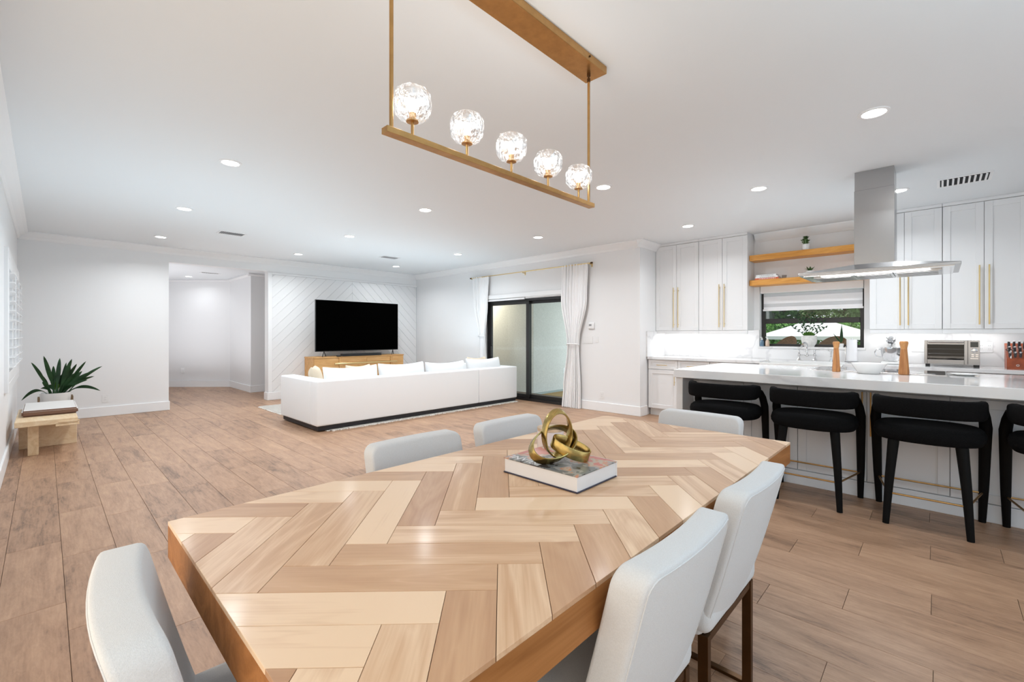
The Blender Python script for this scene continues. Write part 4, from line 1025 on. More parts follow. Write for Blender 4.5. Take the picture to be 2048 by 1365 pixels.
# ---- dining chairs: local frame, sitter faces +Y, origin on the floor below the seat centre
def make_chair(label, group):
    t = thing('dining_chair', label, 'chair', (0, 0, 0), 0, group, local=True)
    wd = 0.455
    # back shell: curved in plan, leaning backwards
    bm = bmesh.new(); nx, nz = 13, 15
    zb_, zt_ = 0.385, 0.832
    def pt(u, v, s):      # s=0 rear, 1 front
        z = zb_+(zt_-zb_)*v
        hw = wd/2*(0.985+0.015*v)
        # rounded upper corners
        x = (u-0.5)*2*hw
        lean = -0.225-0.125*v**0.9
        th = 0.085-0.012*v
        y = lean+th*s
        curve = 0.020*((abs(u-0.5)*2)**2)
        return Vector((x, y+curve, z))
    V = {}
    b2 = MB().box(-wd/2, wd/2, 0, 0.08, 0, 0.447)
    b2.bm.free()
    bk = bmesh.new(); bmesh.ops.create_cube(bk, size=1)
    for v in bk.verts: v.co = Vector((v.co.x*wd, v.co.y, v.co.z+0.5))
    # subdivide horizontally/vertically before rounding
    vert_e = [e for e in bk.edges if abs(e.verts[0].co.y-e.verts[1].co.y) > 0.5 and min(e.verts[0].co.z, e.verts[1].co.z) > 0.9]
    for v in bk.verts: v.co = Vector((v.co.x, v.co.y*0.076, v.co.z*0.447))
    bmesh.ops.bevel(bk, geom=vert_e, offset=0.042, segments=6, affect='EDGES', profile=0.5)
    rim = [e for e in bk.edges if abs(e.verts[0].co.y-e.verts[1].co.y) < 1e-4]
    bmesh.ops.bevel(bk, geom=rim, offset=0.012, segments=3, affect='EDGES', profile=0.5)
    for ax, cuts in (((1, 0, 0), [(-0.18+0.045*i) for i in range(9)]), ((0, 0, 1), [0.05*i for i in range(1, 9)])):
        for cc in cuts:
            bmesh.ops.bisect_plane(bk, geom=bk.verts[:]+bk.edges[:]+bk.faces[:], plane_co=Vector(ax)*cc, plane_no=Vector(ax))
    for v in bk.verts:
        vv = v.co.z/0.447
        v.co.y = v.co.y-0.185-0.125*vv**0.85+0.018*(abs(v.co.x)/(wd/2))**2
        v.co.z = v.co.z+0.385
    obj('backrest', bk, CHAIRW, t, smooth=True)
    # seam piping around the rear panel
    hw = wd/2-0.012
    pts = []
    def rear(x, zl):
        vv = zl/0.447
        return Vector((x, -0.038+0.0-0.185-0.125*max(vv, 0)**0.85+0.018*(abs(x)/(wd/2))**2, zl+0.385))
    for i in range(8): pts.append(rear(-hw, 0.01+i*0.052))
    for i in range(1, 5):
        a_ = pi-i*pi/10; pts.append(rear(-hw+0.034+0.034*cos(a_), 0.401+0.034*sin(a_)))
    for i in range(9): pts.append(rear(-hw+0.034+i*(2*hw-0.068)/8, 0.435))
    for i in range(1, 5):
        a_ = pi/2-i*pi/10; pts.append(rear(hw-0.034+0.034*cos(a_), 0.401+0.034*sin(a_)))
    for i in range(8): pts.append(rear(hw, 0.374-i*0.052))
    obj('rear_seam', MB().tube(pts, 0.0022, 6), CHAIRW, t)
    st = rbox(-0.235, 0.235, -0.235, 0.25, 0.385, 0.485, 0.035, 4)
    obj('seat', st, CHAIRW, t, smooth=True)
    # flat bar sled legs
    for sx in (-1, 1):
        x0_, x1_ = (0.195, 0.220) if sx > 0 else (-0.220, -0.195)
        l = MB().box(x0_, x1_, -0.225, -0.195, 0.0, 0.385, 0.001).box(x0_, x1_, 0.195, 0.225, 0.0, 0.385, 0.001).box(x0_, x1_, -0.195, 0.195, 0.0, 0.012, 0.001)
        obj('leg', l, BRASSD, t)
    for y_ in (-0.211, 0.211): obj('seat_rail', MB().box(-0.195, 0.195, y_-0.011, y_+0.011, 0.36, 0.384, 0.001), BRASSD, t)
    return t
ch = make_chair('pale grey dining chair nearest the camera, right of centre, near side of the table', 'dining chairs')
G = 'dining chairs'
ch.location = (0.985, 0.712, 0)
dup(ch, (1.568, 0.716, 0), 0.0, 'pale grey dining chair on the near side of the table, closer to the bar stools')
dup(ch, (1.115, 1.36, 0), pi, 'pale grey dining chair on the far side of the table, left of the two')
dup(ch, (1.70, 1.36, 0), pi, 'pale grey dining chair on the far side of the table, behind the gold sculpture')
dup(ch, (2.29, 0.985, 0), pi/2, 'pale grey dining chair at the head of the table in front of the island')
dup(ch, (0.395, 1.035, 0), -pi/2-0.06, 'pale grey dining chair at the left head of the table, bottom left of the photo')

# ---- things on the table
t = thing('coffee_table_book', 'thick coffee table book with a colourful cover lying on the dining table', 'book', (1.27, 0.985, TZ))
bxm = (1.148, 1.385, 0.815, 1.140)
obj('pages', MB().box(bxm[0]+0.004, bxm[1]-0.003, bxm[2]+0.004, bxm[3]-0.004, TZ+0.005, TZ+0.051), PAPER, t)
obj('front_cover', MB().box(*bxm, TZ+0.051, TZ+0.055, 0.001), COVER, t)
obj('back_cover', MB().box(*bxm, TZ+0.0006, TZ+0.005, 0.001), simple('book_back_dark', (0.03, 0.03, 0.06), 0.3), t)
obj('spine', MB().box(bxm[1]-0.003, bxm[1]+0.002, bxm[2], bxm[3], TZ+0.0006, TZ+0.055, 0.001), PAPER, t)
# lettering on the cover
tx = bpy.data.curves.new('title', 'FONT'); tx.body = 'INVIN'; tx.size = 0.050; tx.extrude = 0.0002
to = bpy.data.objects.new('title', tx); COL.objects.link(to)
dg = bpy.context.evaluated_depsgraph_get(); me = bpy.data.meshes.new_from_object(to.evaluated_get(dg)); bpy.data.objects.remove(to)
me.materials.append(PAPER); to = bpy.data.objects.new('cover_lettering', me); COL.objects.link(to); to.parent = t
to.location = (1.160-1.27, 1.128-0.985, 0.0553); to.rotation_euler = (0, 0, -pi/2)

t = thing('knot_sculpture', 'gold metal ribbon knot sculpture standing on the coffee table book', 'sculpture', (1.27, 0.985, TZ+0.055))
def ribbon(f, n, wid, th, closed=True):
    pts = [f(i/n) for i in range(n)]
    bm = bmesh.new(); rings = []
    for i, (p, nrm) in enumerate(pts):
        q = pts[(i+1) % n][0]; o_ = pts[i-1][0]
        d = (q-o_).normalized(); wv = (nrm-d*nrm.dot(d)).normalized(); tv = d.cross(wv)
        rings.append([bm.verts.new(p+wv*(wid/2*a)+tv*(th/2*b)) for a, b in ((-1, -0.5), (-0.85, -1), (0.85, -1), (1, -0.5), (1, 0.5), (0.85, 1), (-0.85, 1), (-1, 0.5))])
    for i in range(n):
        a, b = rings[i], rings[(i+1) % n]
        for j in range(8): bm.faces.new((a[j], a[(j+1) % 8], b[(j+1) % 8], b[j]))
    bmesh.ops.recalc_face_normals(bm, faces=bm.faces[:]); return bm
Bz = TZ+0.060
def loop(c, ax_u, ax_v, ru, rv, wdir, tilt=0.0):
    c = Vector(c); au = Vector(ax_u).normalized(); av = Vector(ax_v).normalized(); wd_ = Vector(wdir).normalized()
    def f(s):
        a = 2*pi*s
        return c+au*(ru*cos(a))+av*(rv*sin(a)), wd_+au*(tilt*sin(a))
    return f
rr, ff = (Rt.x, Rt.y, 0), (F.x, F.y, 0)
Rv, Fv = Vector(rr), Vector(ff)
cen = Vector((1.245, 0.985, 0))
# tall upright ring, left reclining ring, low right ring
UPV = Vector((0, 0, 1))
obj('ring', ribbon(loop(cen+Rv*0.012+UPV*(Bz+0.090), Rv+Fv*0.35, UPV+Rv*0.06, 0.050, 0.078, Fv*0.75-Rv*0.45+UPV*0.45, 0.2), 48, 0.030, 0.006), GOLD, t, smooth=True)
obj('ring', ribbon(loop(cen+Rv*-0.004-Fv*0.012+UPV*(Bz+0.055), Rv*0.85+Fv*0.5+UPV*0.32, UPV*0.60-Rv*0.45+Fv*0.45, 0.088, 0.058, Fv*0.6-Rv*0.5+UPV*-0.6, 0.2), 48, 0.034, 0.006), GOLD, t, smooth=True)
obj('ring', ribbon(loop(cen+Rv*0.058-Fv*0.012+UPV*(Bz+0.040), Rv*1.0-Fv*0.1+UPV*-0.42, Fv*0.9+Rv*0.25+UPV*0.25, 0.068, 0.034, UPV+Rv*0.35, 0.1), 48, 0.036, 0.006), GOLD, t, smooth=True)
t = thing('candle_jar', 'pale candle jar with a wooden lid behind the gold sculpture on the table', 'candle', (1.50, 1.205, TZ))
obj('jar', MB().lathe([(0, TZ+0.0006), (0.052, TZ+0.0006), (0.056, TZ+0.008), (0.056, TZ+0.095), (0, TZ+0.095)], 1.475, 1.185, 32), CANDLE, t, smooth=True)
obj('lid', MB().lathe([(0, TZ+0.0955), (0.055, TZ+0.0955), (0.056, TZ+0.108), (0, TZ+0.108)], 1.475, 1.185, 32), CORK, t, smooth=True)

# ================================================================== BAR STOOLS (local: back towards -X, sitter faces +X)
def make_stool(label):
    t = thing('bar_stool', label, 'bar stool', (0, 0, 0), 0, 'bar stools at the island', local=True)
    # seat pad
    n = 40
    def out(a, rx, ry, ex=2.6):
        c_, s_ = cos(a), sin(a)
        return (rx*(abs(c_)**(2/ex))*(1 if c_ > 0 else -1), ry*(abs(s_)**(2/ex))*(1 if s_ > 0 else -1))
    b = bmesh.new(); rings = []
    for (sc, z) in ((0.0, 0.555), (0.80, 0.555), (0.93, 0.562), (0.99, 0.59), (1.0, 0.615), (0.97, 0.645), (0.90, 0.662), (0.6, 0.670), (0.0, 0.672)):
        if sc == 0: rings.append([b.verts.new((0, 0, z))]); continue
        rings.append([b.verts.new((*out(2*pi*i/n, 0.245*sc, 0.285*sc), z)) for i in range(n)])
    for a, c in zip(rings, rings[1:]):
        for i in range(n):
            j = (i+1) % n
            if len(a) == 1: b.faces.new((a[0], c[j], c[i]))
            elif len(c) == 1: b.faces.new((a[i], a[j], c[0]))
            else: b.faces.new((a[i], a[j], c[j], c[i]))
    bmesh.ops.recalc_face_normals(b, faces=b.faces[:])
    obj('seat', b, BLACKF, t, smooth=True)
    # curved backrest band: from the side posts round the back
    bm = bmesh.new(); R = []
    N_ = 30
    for i in range(N_+1):
        s = i/N_; a = pi*(0.5+s)         # 90deg..270deg  (y + side -> back -> y - side)
        ex = 3.0; c_, s_ = cos(a), sin(a)
        px = 0.235*(-(abs(c_)**(2/ex))); py = 0.266*((abs(s_)**(2/ex))*(1 if s_ > 0 else -1))
        px += 0.0
        end = min(1, min(s, 1-s)/0.06)
        zt_, zb_ = 0.857, 0.733
        zm, hh = (zt_+zb_)/2, (zt_-zb_)/2*(0.78+0.22*end)
        nrm = Vector((c_/0.235, s_/0.282, 0)).normalized()
        th = 0.024
        ring_ = []
        for ca_, sa_ in [(cos(2*pi*q/14), sin(2*pi*q/14)) for q in range(14)]:
            u = (abs(ca_)**0.55)*(1 if ca_ > 0 else -1); v = (abs(sa_)**0.55)*(1 if sa_ > 0 else -1)
            ring_.append(bm.verts.new(Vector((px, py, zm))+nrm*(u*th)+Vector((0, 0, v*hh))))
        R.append(ring_)
    # straight arms running forward to the posts
    for a, c in zip(R, R[1:]):
        for q in range(14): bm.faces.new((a[q], a[(q+1) % 14], c[(q+1) % 14], c[q]))
    bm.faces.new(R[0]); bm.faces.new(R[-1][::-1]); bmesh.ops.recalc_face_normals(bm, faces=bm.faces[:])
    obj('backrest', bm, BLACKF, t, smooth=True)
    # posts continue from the band ends down to the front legs
    for s in (1, -1):
        obj('leg', MB().tube([(0.0, s*0.262, 0.800), (0.05, s*0.268, 0.785), (0.095, s*0.276, 0.735), (0.125, s*0.284, 0.66), (0.15, s*0.282, 0.55), (0.195, s*0.278, 0.25), (0.225, s*0.272, 0.0)],
                           [0.020, 0.026, 0.030, 0.032, 0.031, 0.026, 0.019], 10, r2=[0.018, 0.022, 0.023, 0.023, 0.023, 0.021, 0.017]), STOOLB, t, smooth=True)
    for s in (1, -1):
        obj('leg', MB().tube([(-0.185, s*0.165, 0.56), (-0.215, s*0.185, 0.30), (-0.245, s*0.202, 0.0)], [0.031, 0.025, 0.018], 10, r2=[0.026, 0.022, 0.017]), STOOLB, t, smooth=True)
    fz = 0.205
    pts = [(-0.222, -0.190, fz), (-0.222, 0.190, fz), (0.20, 0.272, fz), (0.20, -0.272, fz)]
    fr = MB()
    for i in range(4):
        a, c = Vector(pts[i]), Vector(pts[(i+1) % 4]); fr.tube([a, c], 0.0065, 8)
    obj('footrest', fr, BRASS, t, smooth=True)
    return t
sx = 4.185
s0 = make_stool('black boucle bar stool at the left end of the island, behind the head dining chair')
s0.location = (sx, 1.375, 0)
dup(s0, (sx, 0.715, 0), 0, 'black boucle bar stool second from the left at the island')
dup(s0, (sx, 0.058, 0), 0, 'black boucle bar stool third from the left at the island, nearest in full view')
dup(s0, (sx, -0.598, 0), 0, 'black boucle bar stool cut off by the right edge of the photo')

# ================================================================== CHANDELIER
CY = 1.375
t = thing('linear_chandelier', 'antique brass linear chandelier with five cut crystal globes', 'chandelier', (1.44, CY, 2.0))
obj('canopy', MB().box(0.75, 2.115, CY-0.068, CY+0.068, 2.698, H-0.001, 0.002), BRASS, t)
obj('canopy_screw', MB().tube([(1.95, CY-0.068, 2.72), (1.95, CY-0.073, 2.72)], 0.005, 8), BRASSD, t)
obj('canopy_screw', MB().tube([(1.25, CY-0.068, 2.72), (1.25, CY-0.073, 2.72)], 0.005, 8), BRASSD, t)
obj('bar', MB().box(0.805, 2.072, CY-0.019, CY+0.019, 1.972, 1.994, 0.001), BRASS, t)
for xx in (0.832, 2.042):
    rd = obj('rod', MB().tube([(xx, CY, 1.994), (xx, CY, 2.66)], 0.0072, 12), BRASS, t, smooth=True)
    obj('swivel', MB().lathe([(0, 2.645), (0.009, 2.65), (0.009, 2.668), (0.005, 2.672), (0.005, 2.678), (0.010, 2.682), (0.010, 2.698)], xx, CY, 14), BRASSD, rd)
gl = None
for k, xx in enumerate((0.918, 1.176, 1.435, 1.693, 1.948)):
    zb_ = 1.994
    sh_ = obj('socket_cup', MB().lathe([(0, zb_), (0.0055, zb_), (0.0055, zb_+0.052), (0.022, zb_+0.053), (0.022, zb_+0.058), (0.012, zb_+0.060), (0.012, zb_+0.085), (0, zb_+0.085)], xx, CY, 20), BRASS, t, smooth=True)
    obj('bulb', MB().lathe([(0, zb_+0.088), (0.011, zb_+0.09), (0.013, zb_+0.10), (0.013, zb_+0.128), (0.006, zb_+0.138), (0, zb_+0.14)], xx, CY, 12), BULB, sh_, smooth=True)
    random.seed(20+k)
    pr = [(0.023, 0.054), (0.050, 0.067), (0.067, 0.090), (0.072, 0.117), (0.069, 0.143), (0.055, 0.166), (0.032, 0.176)]
    bmg = bmesh.new(); rg = []
    for i, (r, z) in enumerate(pr):
        rg.append([bmg.verts.new((xx+r*(1+0.03*(-1)**(i+j))*cos(2*pi*(j+0.5*(i % 2))/12), CY+r*(1+0.03*(-1)**(i+j))*sin(2*pi*(j+0.5*(i % 2))/12), zb_+z)) for j in range(12)])
    for i in range(len(rg)-1):
        for j in range(12):
            a, b2_, c, d = rg[i][j], rg[i][(j+1) % 12], rg[i+1][(j+1) % 12], rg[i+1][j]
            if i % 2 == 0: bmg.faces.new((a, b2_, d)); bmg.faces.new((b2_, c, d))
            else: bmg.faces.new((a, b2_, c)); bmg.faces.new((a, c, d))
    obj('crystal_globe', bmg, CRYSTAL, sh_)
    pl_ = bpy.data.lights.new('chandelier_glow', 'POINT'); pl_.energy = 1.6; pl_.shadow_soft_size = 0.03; pl_.color = (1, 0.97, 0.93)
    po = bpy.data.objects.new('chandelier_glow', pl_); COL.objects.link(po); po.location = (xx, CY, zb_+0.115)

# ================================================================== CEILING LIGHTS AND VENTS
dl0 = None
def downlight(x, y, lab, z=H, watts=9.0):
    global dl0
    if dl0 is None:
        t = thing('recessed_light', lab, 'ceiling light', (x, y, z), group='recessed downlights', local=True)
        obj('trim_ring', MB().lathe([(0.062, 0), (0.085, 0), (0.083, -0.006), (0.066, -0.008), (0.062, 0)], n=36), TRIMW, t, smooth=True)
        obj('diffuser', MB().lathe([(0, -0.001), (0.064, -0.001), (0.064, -0.004), (0, -0.004)], n=36), LAMP, t)
        dl0 = t
    else: dup(dl0, (x, y, z), 0, lab)
    a = area('downlight_beam', (x, y, z-0.02), (0, 0, 0), 0.13, 0.13, watts, (0.93, 0.97, 1.0), 'DISK', spread=radians(150))
names = ['nearest row', 'middle row', 'row by the tv wall']
cols = ['left', 'middle', 'right']
for j, (y, xs) in enumerate(((4.35, (1.09, 3.08, 5.12)), (6.33, (1.12, 3.13, 5.20)), (8.42, (1.20, 3.19, 5.21)))):
    for i, x in enumerate(xs):
        downlight(x, y, 'recessed downlight over the living area, %s, %s one of three' % (names[j], cols[i]), H, 15)
downlight(3.82, 2.40, 'recessed downlight right of the chandelier rod')
downlight(5.98, 2.44, 'recessed downlight above the corner wall cabinets', H, 12)
downlight(4.935, 1.30, 'recessed downlight above the island left of the hood chimney', H, 15)
downlight(3.768, 0.308, 'large looking recessed downlight nearest the camera at the right', H, 5)
downlight(5.98, 0.295, 'recessed downlight partly hidden behind the hood chimney', H, 12)
downlight(2.15, 10.16, 'recessed downlight in the hallway, the nearer one', 2.62, 4)
downlight(2.30, 12.55, 'recessed downlight in the hallway, the far one', 2.62, 3)

def vent(x, y, w_, d_, lab, ns, z=H, dark=False, ang=35, hw=0.009):
    t = thing('ceiling_vent', lab, 'vent', (x, y, z))
    e = 0.022
    # long side along Y
    obj('frame', MB().box(x-w_/2, x+w_/2, y-d_/2, y-d_/2+e, z-0.006, z-0.0005).box(x-w_/2, x+w_/2, y+d_/2-e, y+d_/2, z-0.006, z-0.0005).box(x-w_/2, x-w_/2+e, y-d_/2+e, y+d_/2-e, z-0.006, z-0.0005).box(x+w_/2-e, x+w_/2, y-d_/2+e, y+d_/2-e, z-0.006, z-0.0005), TRIMW, t)
    obj('backing', MB().box(x-w_/2+e, x+w_/2-e, y-d_/2+e, y+d_/2-e, z-0.002, z-0.0006), DARKV if dark else GREYP, t)
    for k in range(ns):
        if d_ > w_:
            yy = y-d_/2+e+(k+0.5)*(d_-2*e)/ns
            obj('slat', MB().box(x-w_/2+e, x+w_/2-e, -hw, hw, -0.0008, 0.0008, 0, 1, Matrix.Translation((0, yy, z-0.009)) @ Matrix.Rotation(radians(ang), 4, 'X')), TRIMW, t)
        else:
            xx = x-w_/2+e+(k+0.5)*(w_-2*e)/ns
            obj('slat', MB().box(-0.009, 0.009, y-d_/2+e, y+d_/2-e, -0.0008, 0.0008, 0, 1, Matrix.Translation((xx, 0, z-0.009)) @ Matrix.Rotation(radians(-ang), 4, 'Y')), TRIMW, t)
vent(5.99, -0.172, 0.32, 0.37, 'white ceiling vent with black slots above the right wall cabinets', 9, dark=True, ang=20, hw=0.0075)
vent(1.87, 7.39, 0.34, 0.22, 'white ceiling vent over the living area at the left', 12)
vent(4.52, 7.53, 0.34, 0.20, 'small white ceiling vent above the television', 10)
vent(2.50, 11.5, 0.36, 0.16, 'grey ceiling vent in the hallway', 8, 2.62)

# ================================================================== LIVING ROOM
t = thing('television', 'very large black flat television on v shaped feet', 'television', (4.65, 8.95, 0.93))
obj('screen', MB().box(3.722, 5.575, 8.939, 8.942, 0.945, 1.965), SCREEN, t)
obj('bezel', MB().box(3.715, 5.582, 8.9425, 8.985, 0.93, 1.972, 0.003), BLACKP, t)
for xx in (3.885, 5.45):
    obj('foot', MB().tube([(xx-0.075, 8.86, 0.832), (xx, 8.95, 0.93)], 0.008, 8).tube([(xx+0.075, 9.04, 0.832), (xx, 8.95, 0.93)], 0.008, 8), BLACKP, t)
t = thing('soundbar', 'slim black soundbar below the television', 'speaker', (4.69, 8.92, 0.822))
obj('housing', rbox(4.24, 5.13, 8.88, 8.97, 0.823, 0.878, 0.008), simple('speaker_cloth', (0.02, 0.02, 0.021), 0.9, bump=0.5, bscale=500), t)
obj('end_cap', MB().box(4.236, 4.2395, 8.882, 8.968, 0.825, 0.876), BLACKP, t)
obj('media_box', rbox(4.13, 4.21, 8.88, 8.94, 0.8225, 0.845, 0.006), BLACKP, label='tiny black media box left of the soundbar on the console', cat='media box', origin=(4.17, 8.91, 0.8225))
# console
t = thing('tv_console', 'pale oak tv console with two wide drawers between upright battens', 'console', (4.69, 9.12, 0))
obj('top', MB().box(3.66, 5.71, 8.90, 9.36, 0.795, 0.822, 0.002), OAK, t)
obj('carcass', MB().box(3.665, 5.705, 8.925, 9.355, 0.08, 0.794, 0.001), OAK, t)
obj('plinth', MB().box(3.72, 5.65, 8.96, 9.32, 0.0, 0.08), BLACKP, t)
for xx in (4.205, 5.39): obj('batten', MB().box(xx-0.03, xx+0.03, 8.885, 8.9245, 0.08, 0.794, 0.003), OAK, t)
for a, b in ((3.67, 4.172), (5.422, 5.70)): obj('side_panel', MB().box(a, b, 8.905, 8.9245, 0.085, 0.790, 0.002), OAK, t)
for a, b in ((4.238, 4.795), (4.799, 5.357)):
    for z0_, z1_ in ((0.695, 0.792), (0.39, 0.655), (0.09, 0.385)): obj('drawer', MB().box(a, b, 8.908, 8.9245, z0_, z1_, 0.002), OAK, t)
obj('rail', MB().box(4.07, 5.52, 8.868, 8.884, 0.660, 0.690, 0.003), BRASSL, t)

# sofa
SY0, SY1 = 5.82, 7.10
sf = thing('sectional_sofa', 'long white sectional sofa with low square back facing the television', 'sofa', (4.34, 6.4, 0))
obj('plinth', MB().box(2.46, 6.22, SY0+0.03, SY0+0.98, 0.016, 0.075).box(2.46, 2.60, SY0+0.98, SY1-0.03, 0.016, 0.075).box(5.3, 6.22, SY0+0.98, 7.5, 0.016, 0.075), PLINTH, sf)
def sec(name, *bs, bev=0.022):
    m = MB()
    for b in bs: m.box(*b, bev, 3)
    return obj(name, m, SOFAW, sf, smooth=True)
sec('back_frame', (2.43, 5.258, SY0, SY0+0.21, 0.075, 0.670))
sec('back_frame', (5.262, 6.235, SY0, SY0+0.21, 0.075, 0.670))
sec('arm', (2.43, 2.64, SY0+0.212, SY1, 0.075, 0.670))
sec('arm', (6.05, 6.235, SY0+0.212, 7.5, 0.075, 0.670))
sec('seat_base', (2.642, 5.258, SY0+0.212, SY1-0.02, 0.075, 0.28))
sec('seat_base', (5.262, 6.048, SY0+0.212, 7.5, 0.075, 0.28))
for a, b in ((2.645, 3.51), (3.515, 4.38), (4.385, 5.255)): sec('seat_cushion', (a, b, SY0+0.22, SY1+0.0, 0.283, 0.45), bev=0.045)
sec('seat_cushion', (5.265, 6.045, SY0+0.22, 7.5, 0.283, 0.45), bev=0.045)
def pillow(cx, cy, cz, w_, h_, th, lean, mat, sag=0.03, rotz=0, parent=None, name='back_cushion', **k):
    bm = bmesh.new(); nu, nv = 15, 11
    V = [[[None]*nv for _ in range(nu)] for _ in (0, 1)]
    M_ = Matrix.Translation((cx, cy, cz)) @ Matrix.Rotation(rotz, 4, 'Z') @ Matrix.Rotation(lean, 4, 'X')
    for s in (0, 1):
        for i in range(nu):
            for j in range(nv):
                u, v = i/(nu-1)*2-1, j/(nv-1)*2-1
                if s and (abs(u) == 1 or abs(v) == 1): V[s][i][j] = V[0][i][j]; continue
                prof = ((1-u**4)*(1-v**4))**0.5
                # corners stick out a little, edges pull in
                x = u*w_/2*(1-0.035*(1-v*v)); z = v*h_/2*(1-0.06*(1-u*u))-(sag*(1-u*u) if v > 0 else 0)*v
                y = (1 if s else -1)*th/2*prof
                V[s][i][j] = bm.verts.new(M_ @ Vector((x, y, z)))
    for s in (0, 1):
        for i in range(nu-1):
            for j in range(nv-1):
                q = (V[s][i][j], V[s][i+1][j], V[s][i+1][j+1], V[s][i][j+1])
                try: bm.faces.new(q if s == 0 else q[::-1])
                except ValueError: pass
    bmesh.ops.recalc_face_normals(bm, faces=bm.faces[:])
    return obj(name, bm, mat, parent, smooth=True, auto=False, subsurf=1, **k)
for xc, hh in ((3.09, 0.42), (3.94, 0.43), (4.81, 0.41), (5.70, 0.44)):
    pillow(xc, SY0+0.36, 0.455+hh/2-0.03, 0.88, hh, 0.23, radians(-10), SOFAW, parent=sf)
GB = 'beige cushions on the sofa'
pillow(2.84, 6.82, 0.62, 0.42, 0.40, 0.17, radians(-14), BEIGE, rotz=radians(60), name='throw_pillow', label='beige throw pillow in the left corner of the sofa by the arm', cat='pillow')
pillow(3.35, 6.45, 0.64, 0.44, 0.40, 0.15, radians(-16), BEIGE, rotz=radians(4), name='throw_pillow', label='beige throw pillow leaning behind the leftmost white back cushion', cat='pillow')
pillow(5.83, 6.50, 0.66, 0.45, 0.42, 0.16, radians(-16), BEIGE, rotz=radians(-10), name='throw_pillow', label='beige throw pillow at the right end of the sofa near the curtain', cat='pillow')

# rug
rg_ = thing('shag_rug', 'cream shaggy rug with fringe under the sofa', 'rug', (4.4, 7.2, 0))
obj('pile', MB().grid(120, 90, lambda u, v: Vector((2.60+3.58*u, 5.80+2.84*v, 0.0105+0.004*random.random())), 0.008), RUGM, rg_)
random.seed(5)
fr = MB(); x = 2.62
while x < 6.20:
    dx, dy = random.uniform(-0.02, 0.02), random.uniform(0.012, 0.05)
    fr.box(x, x+random.uniform(0.012, 0.03), 5.80-dy, 5.81, 0.001, random.uniform(0.008, 0.018)); x += random.uniform(0.012, 0.02)
y = 5.82
while y < 8.62:
    fr.box(2.60-random.uniform(0.01, 0.035), 2.61, y, y+random.uniform(0.008, 0.02), 0.001, 0.009); y += random.uniform(0.015, 0.025)
f_ = obj('fringe', fr, RUGM, rg_); f_['kind'] = 'stuff'

# curtains
def curtain(lab, prof, x, zt, zb, nf):
    """prof: list of (z, y0, y1, amplitude)"""
    t = thing('curtain', lab, 'curtain', (x, (prof[0][1]+prof[0][2])/2, zb))
    def at(z):
        for (za, a0, a1, aa), (zb2, b0, b1, ab) in zip(prof, prof[1:]):
            if za >= z >= zb2:
                k = (za-z)/(za-zb2); k2 = k*k*(3-2*k)
                return a0+(b0-a0)*k2, a1+(b1-a1)*k2, aa+(ab-aa)*k2
        return prof[-1][1:]
    nv = 60
    def f(u, v):
        z = zt+(zb-zt)*v
        y0_, y1_, am = at(z)
        ph = u*nf*2*pi
        yy = y0_+(y1_-y0_)*u
        am = am*0.55*(0.75+0.4*sin(7*u+1.3*z))
        return Vector((x+am*cos(ph+0.5*sin(2*z))+am*0.5*cos(ph*0.5+z*1.3), yy+am*0.3*sin(2*ph), z))
    obj('fabric', MB().grid(nf*12+1, nv, f), CURT, t, smooth=True, auto=False)
    return t
ct1 = curtain('white curtain tied at the right side of the sliding door', [(2.50, 4.275, 4.84, 0.030), (1.9, 4.30, 4.85, 0.036), (1.14, 4.46, 4.71, 0.028), (1.08, 4.47, 4.70, 0.028), (0.35, 4.44, 4.79, 0.034), (0.0, 4.44, 4.82, 0.044)], 6.325, 2.495, 0.004, 9)
obj('tie_band', MB().tube([Vector((6.325+0.045*cos(a), 4.585+0.125*sin(a), 1.10-0.02*cos(a))) for a in [2*pi*i/20 for i in range(20)]], 0.006, 6, closed=True, r2=0.014), CURT, ct1)
ct2 = curtain('white curtain tied at the left side of the sliding door behind the sofa', [(2.50, 6.71, 7.22, 0.028), (1.9, 6.75, 7.18, 0.033), (1.27, 6.82, 7.02, 0.024), (1.20, 6.82, 7.02, 0.024), (0.35, 6.77, 7.05, 0.034), (0.0, 6.76, 7.06, 0.040)], 6.325, 2.49, 0.004, 8)
obj('tie_band', MB().tube([Vector((6.325+0.042*cos(a), 6.92+0.105*sin(a), 1.235-0.02*cos(a))) for a in [2*pi*i/20 for i in range(20)]], 0.006, 6, closed=True, r2=0.014), CURT, ct2)
t = thing('curtain_rod', 'thin brass curtain rod above the sliding door', 'curtain rod', (6.30, 5.75, 2.475))
obj('rod', MB().tube([(6.325, 4.22, 2.478), (6.325, 7.25, 2.478)], 0.009, 12), BRASSL, t, smooth=True)
for yy in (4.205, 7.265): obj('finial', MB().tube([(6.325, yy-0.018, 2.478), (6.325, yy+0.018, 2.478)], 0.015, 12), BRASSD, t, smooth=True)
for yy in (4.24, 5.76, 7.24): obj('bracket', MB().box(6.32, 6.399, yy-0.005, yy+0.005, 2.452, 2.464).box(6.392, 6.399, yy-0.012, yy+0.012, 2.42, 2.50).box(6.317, 6.333, yy-0.005, yy+0.005, 2.455, 2.470), BRASSL, t)

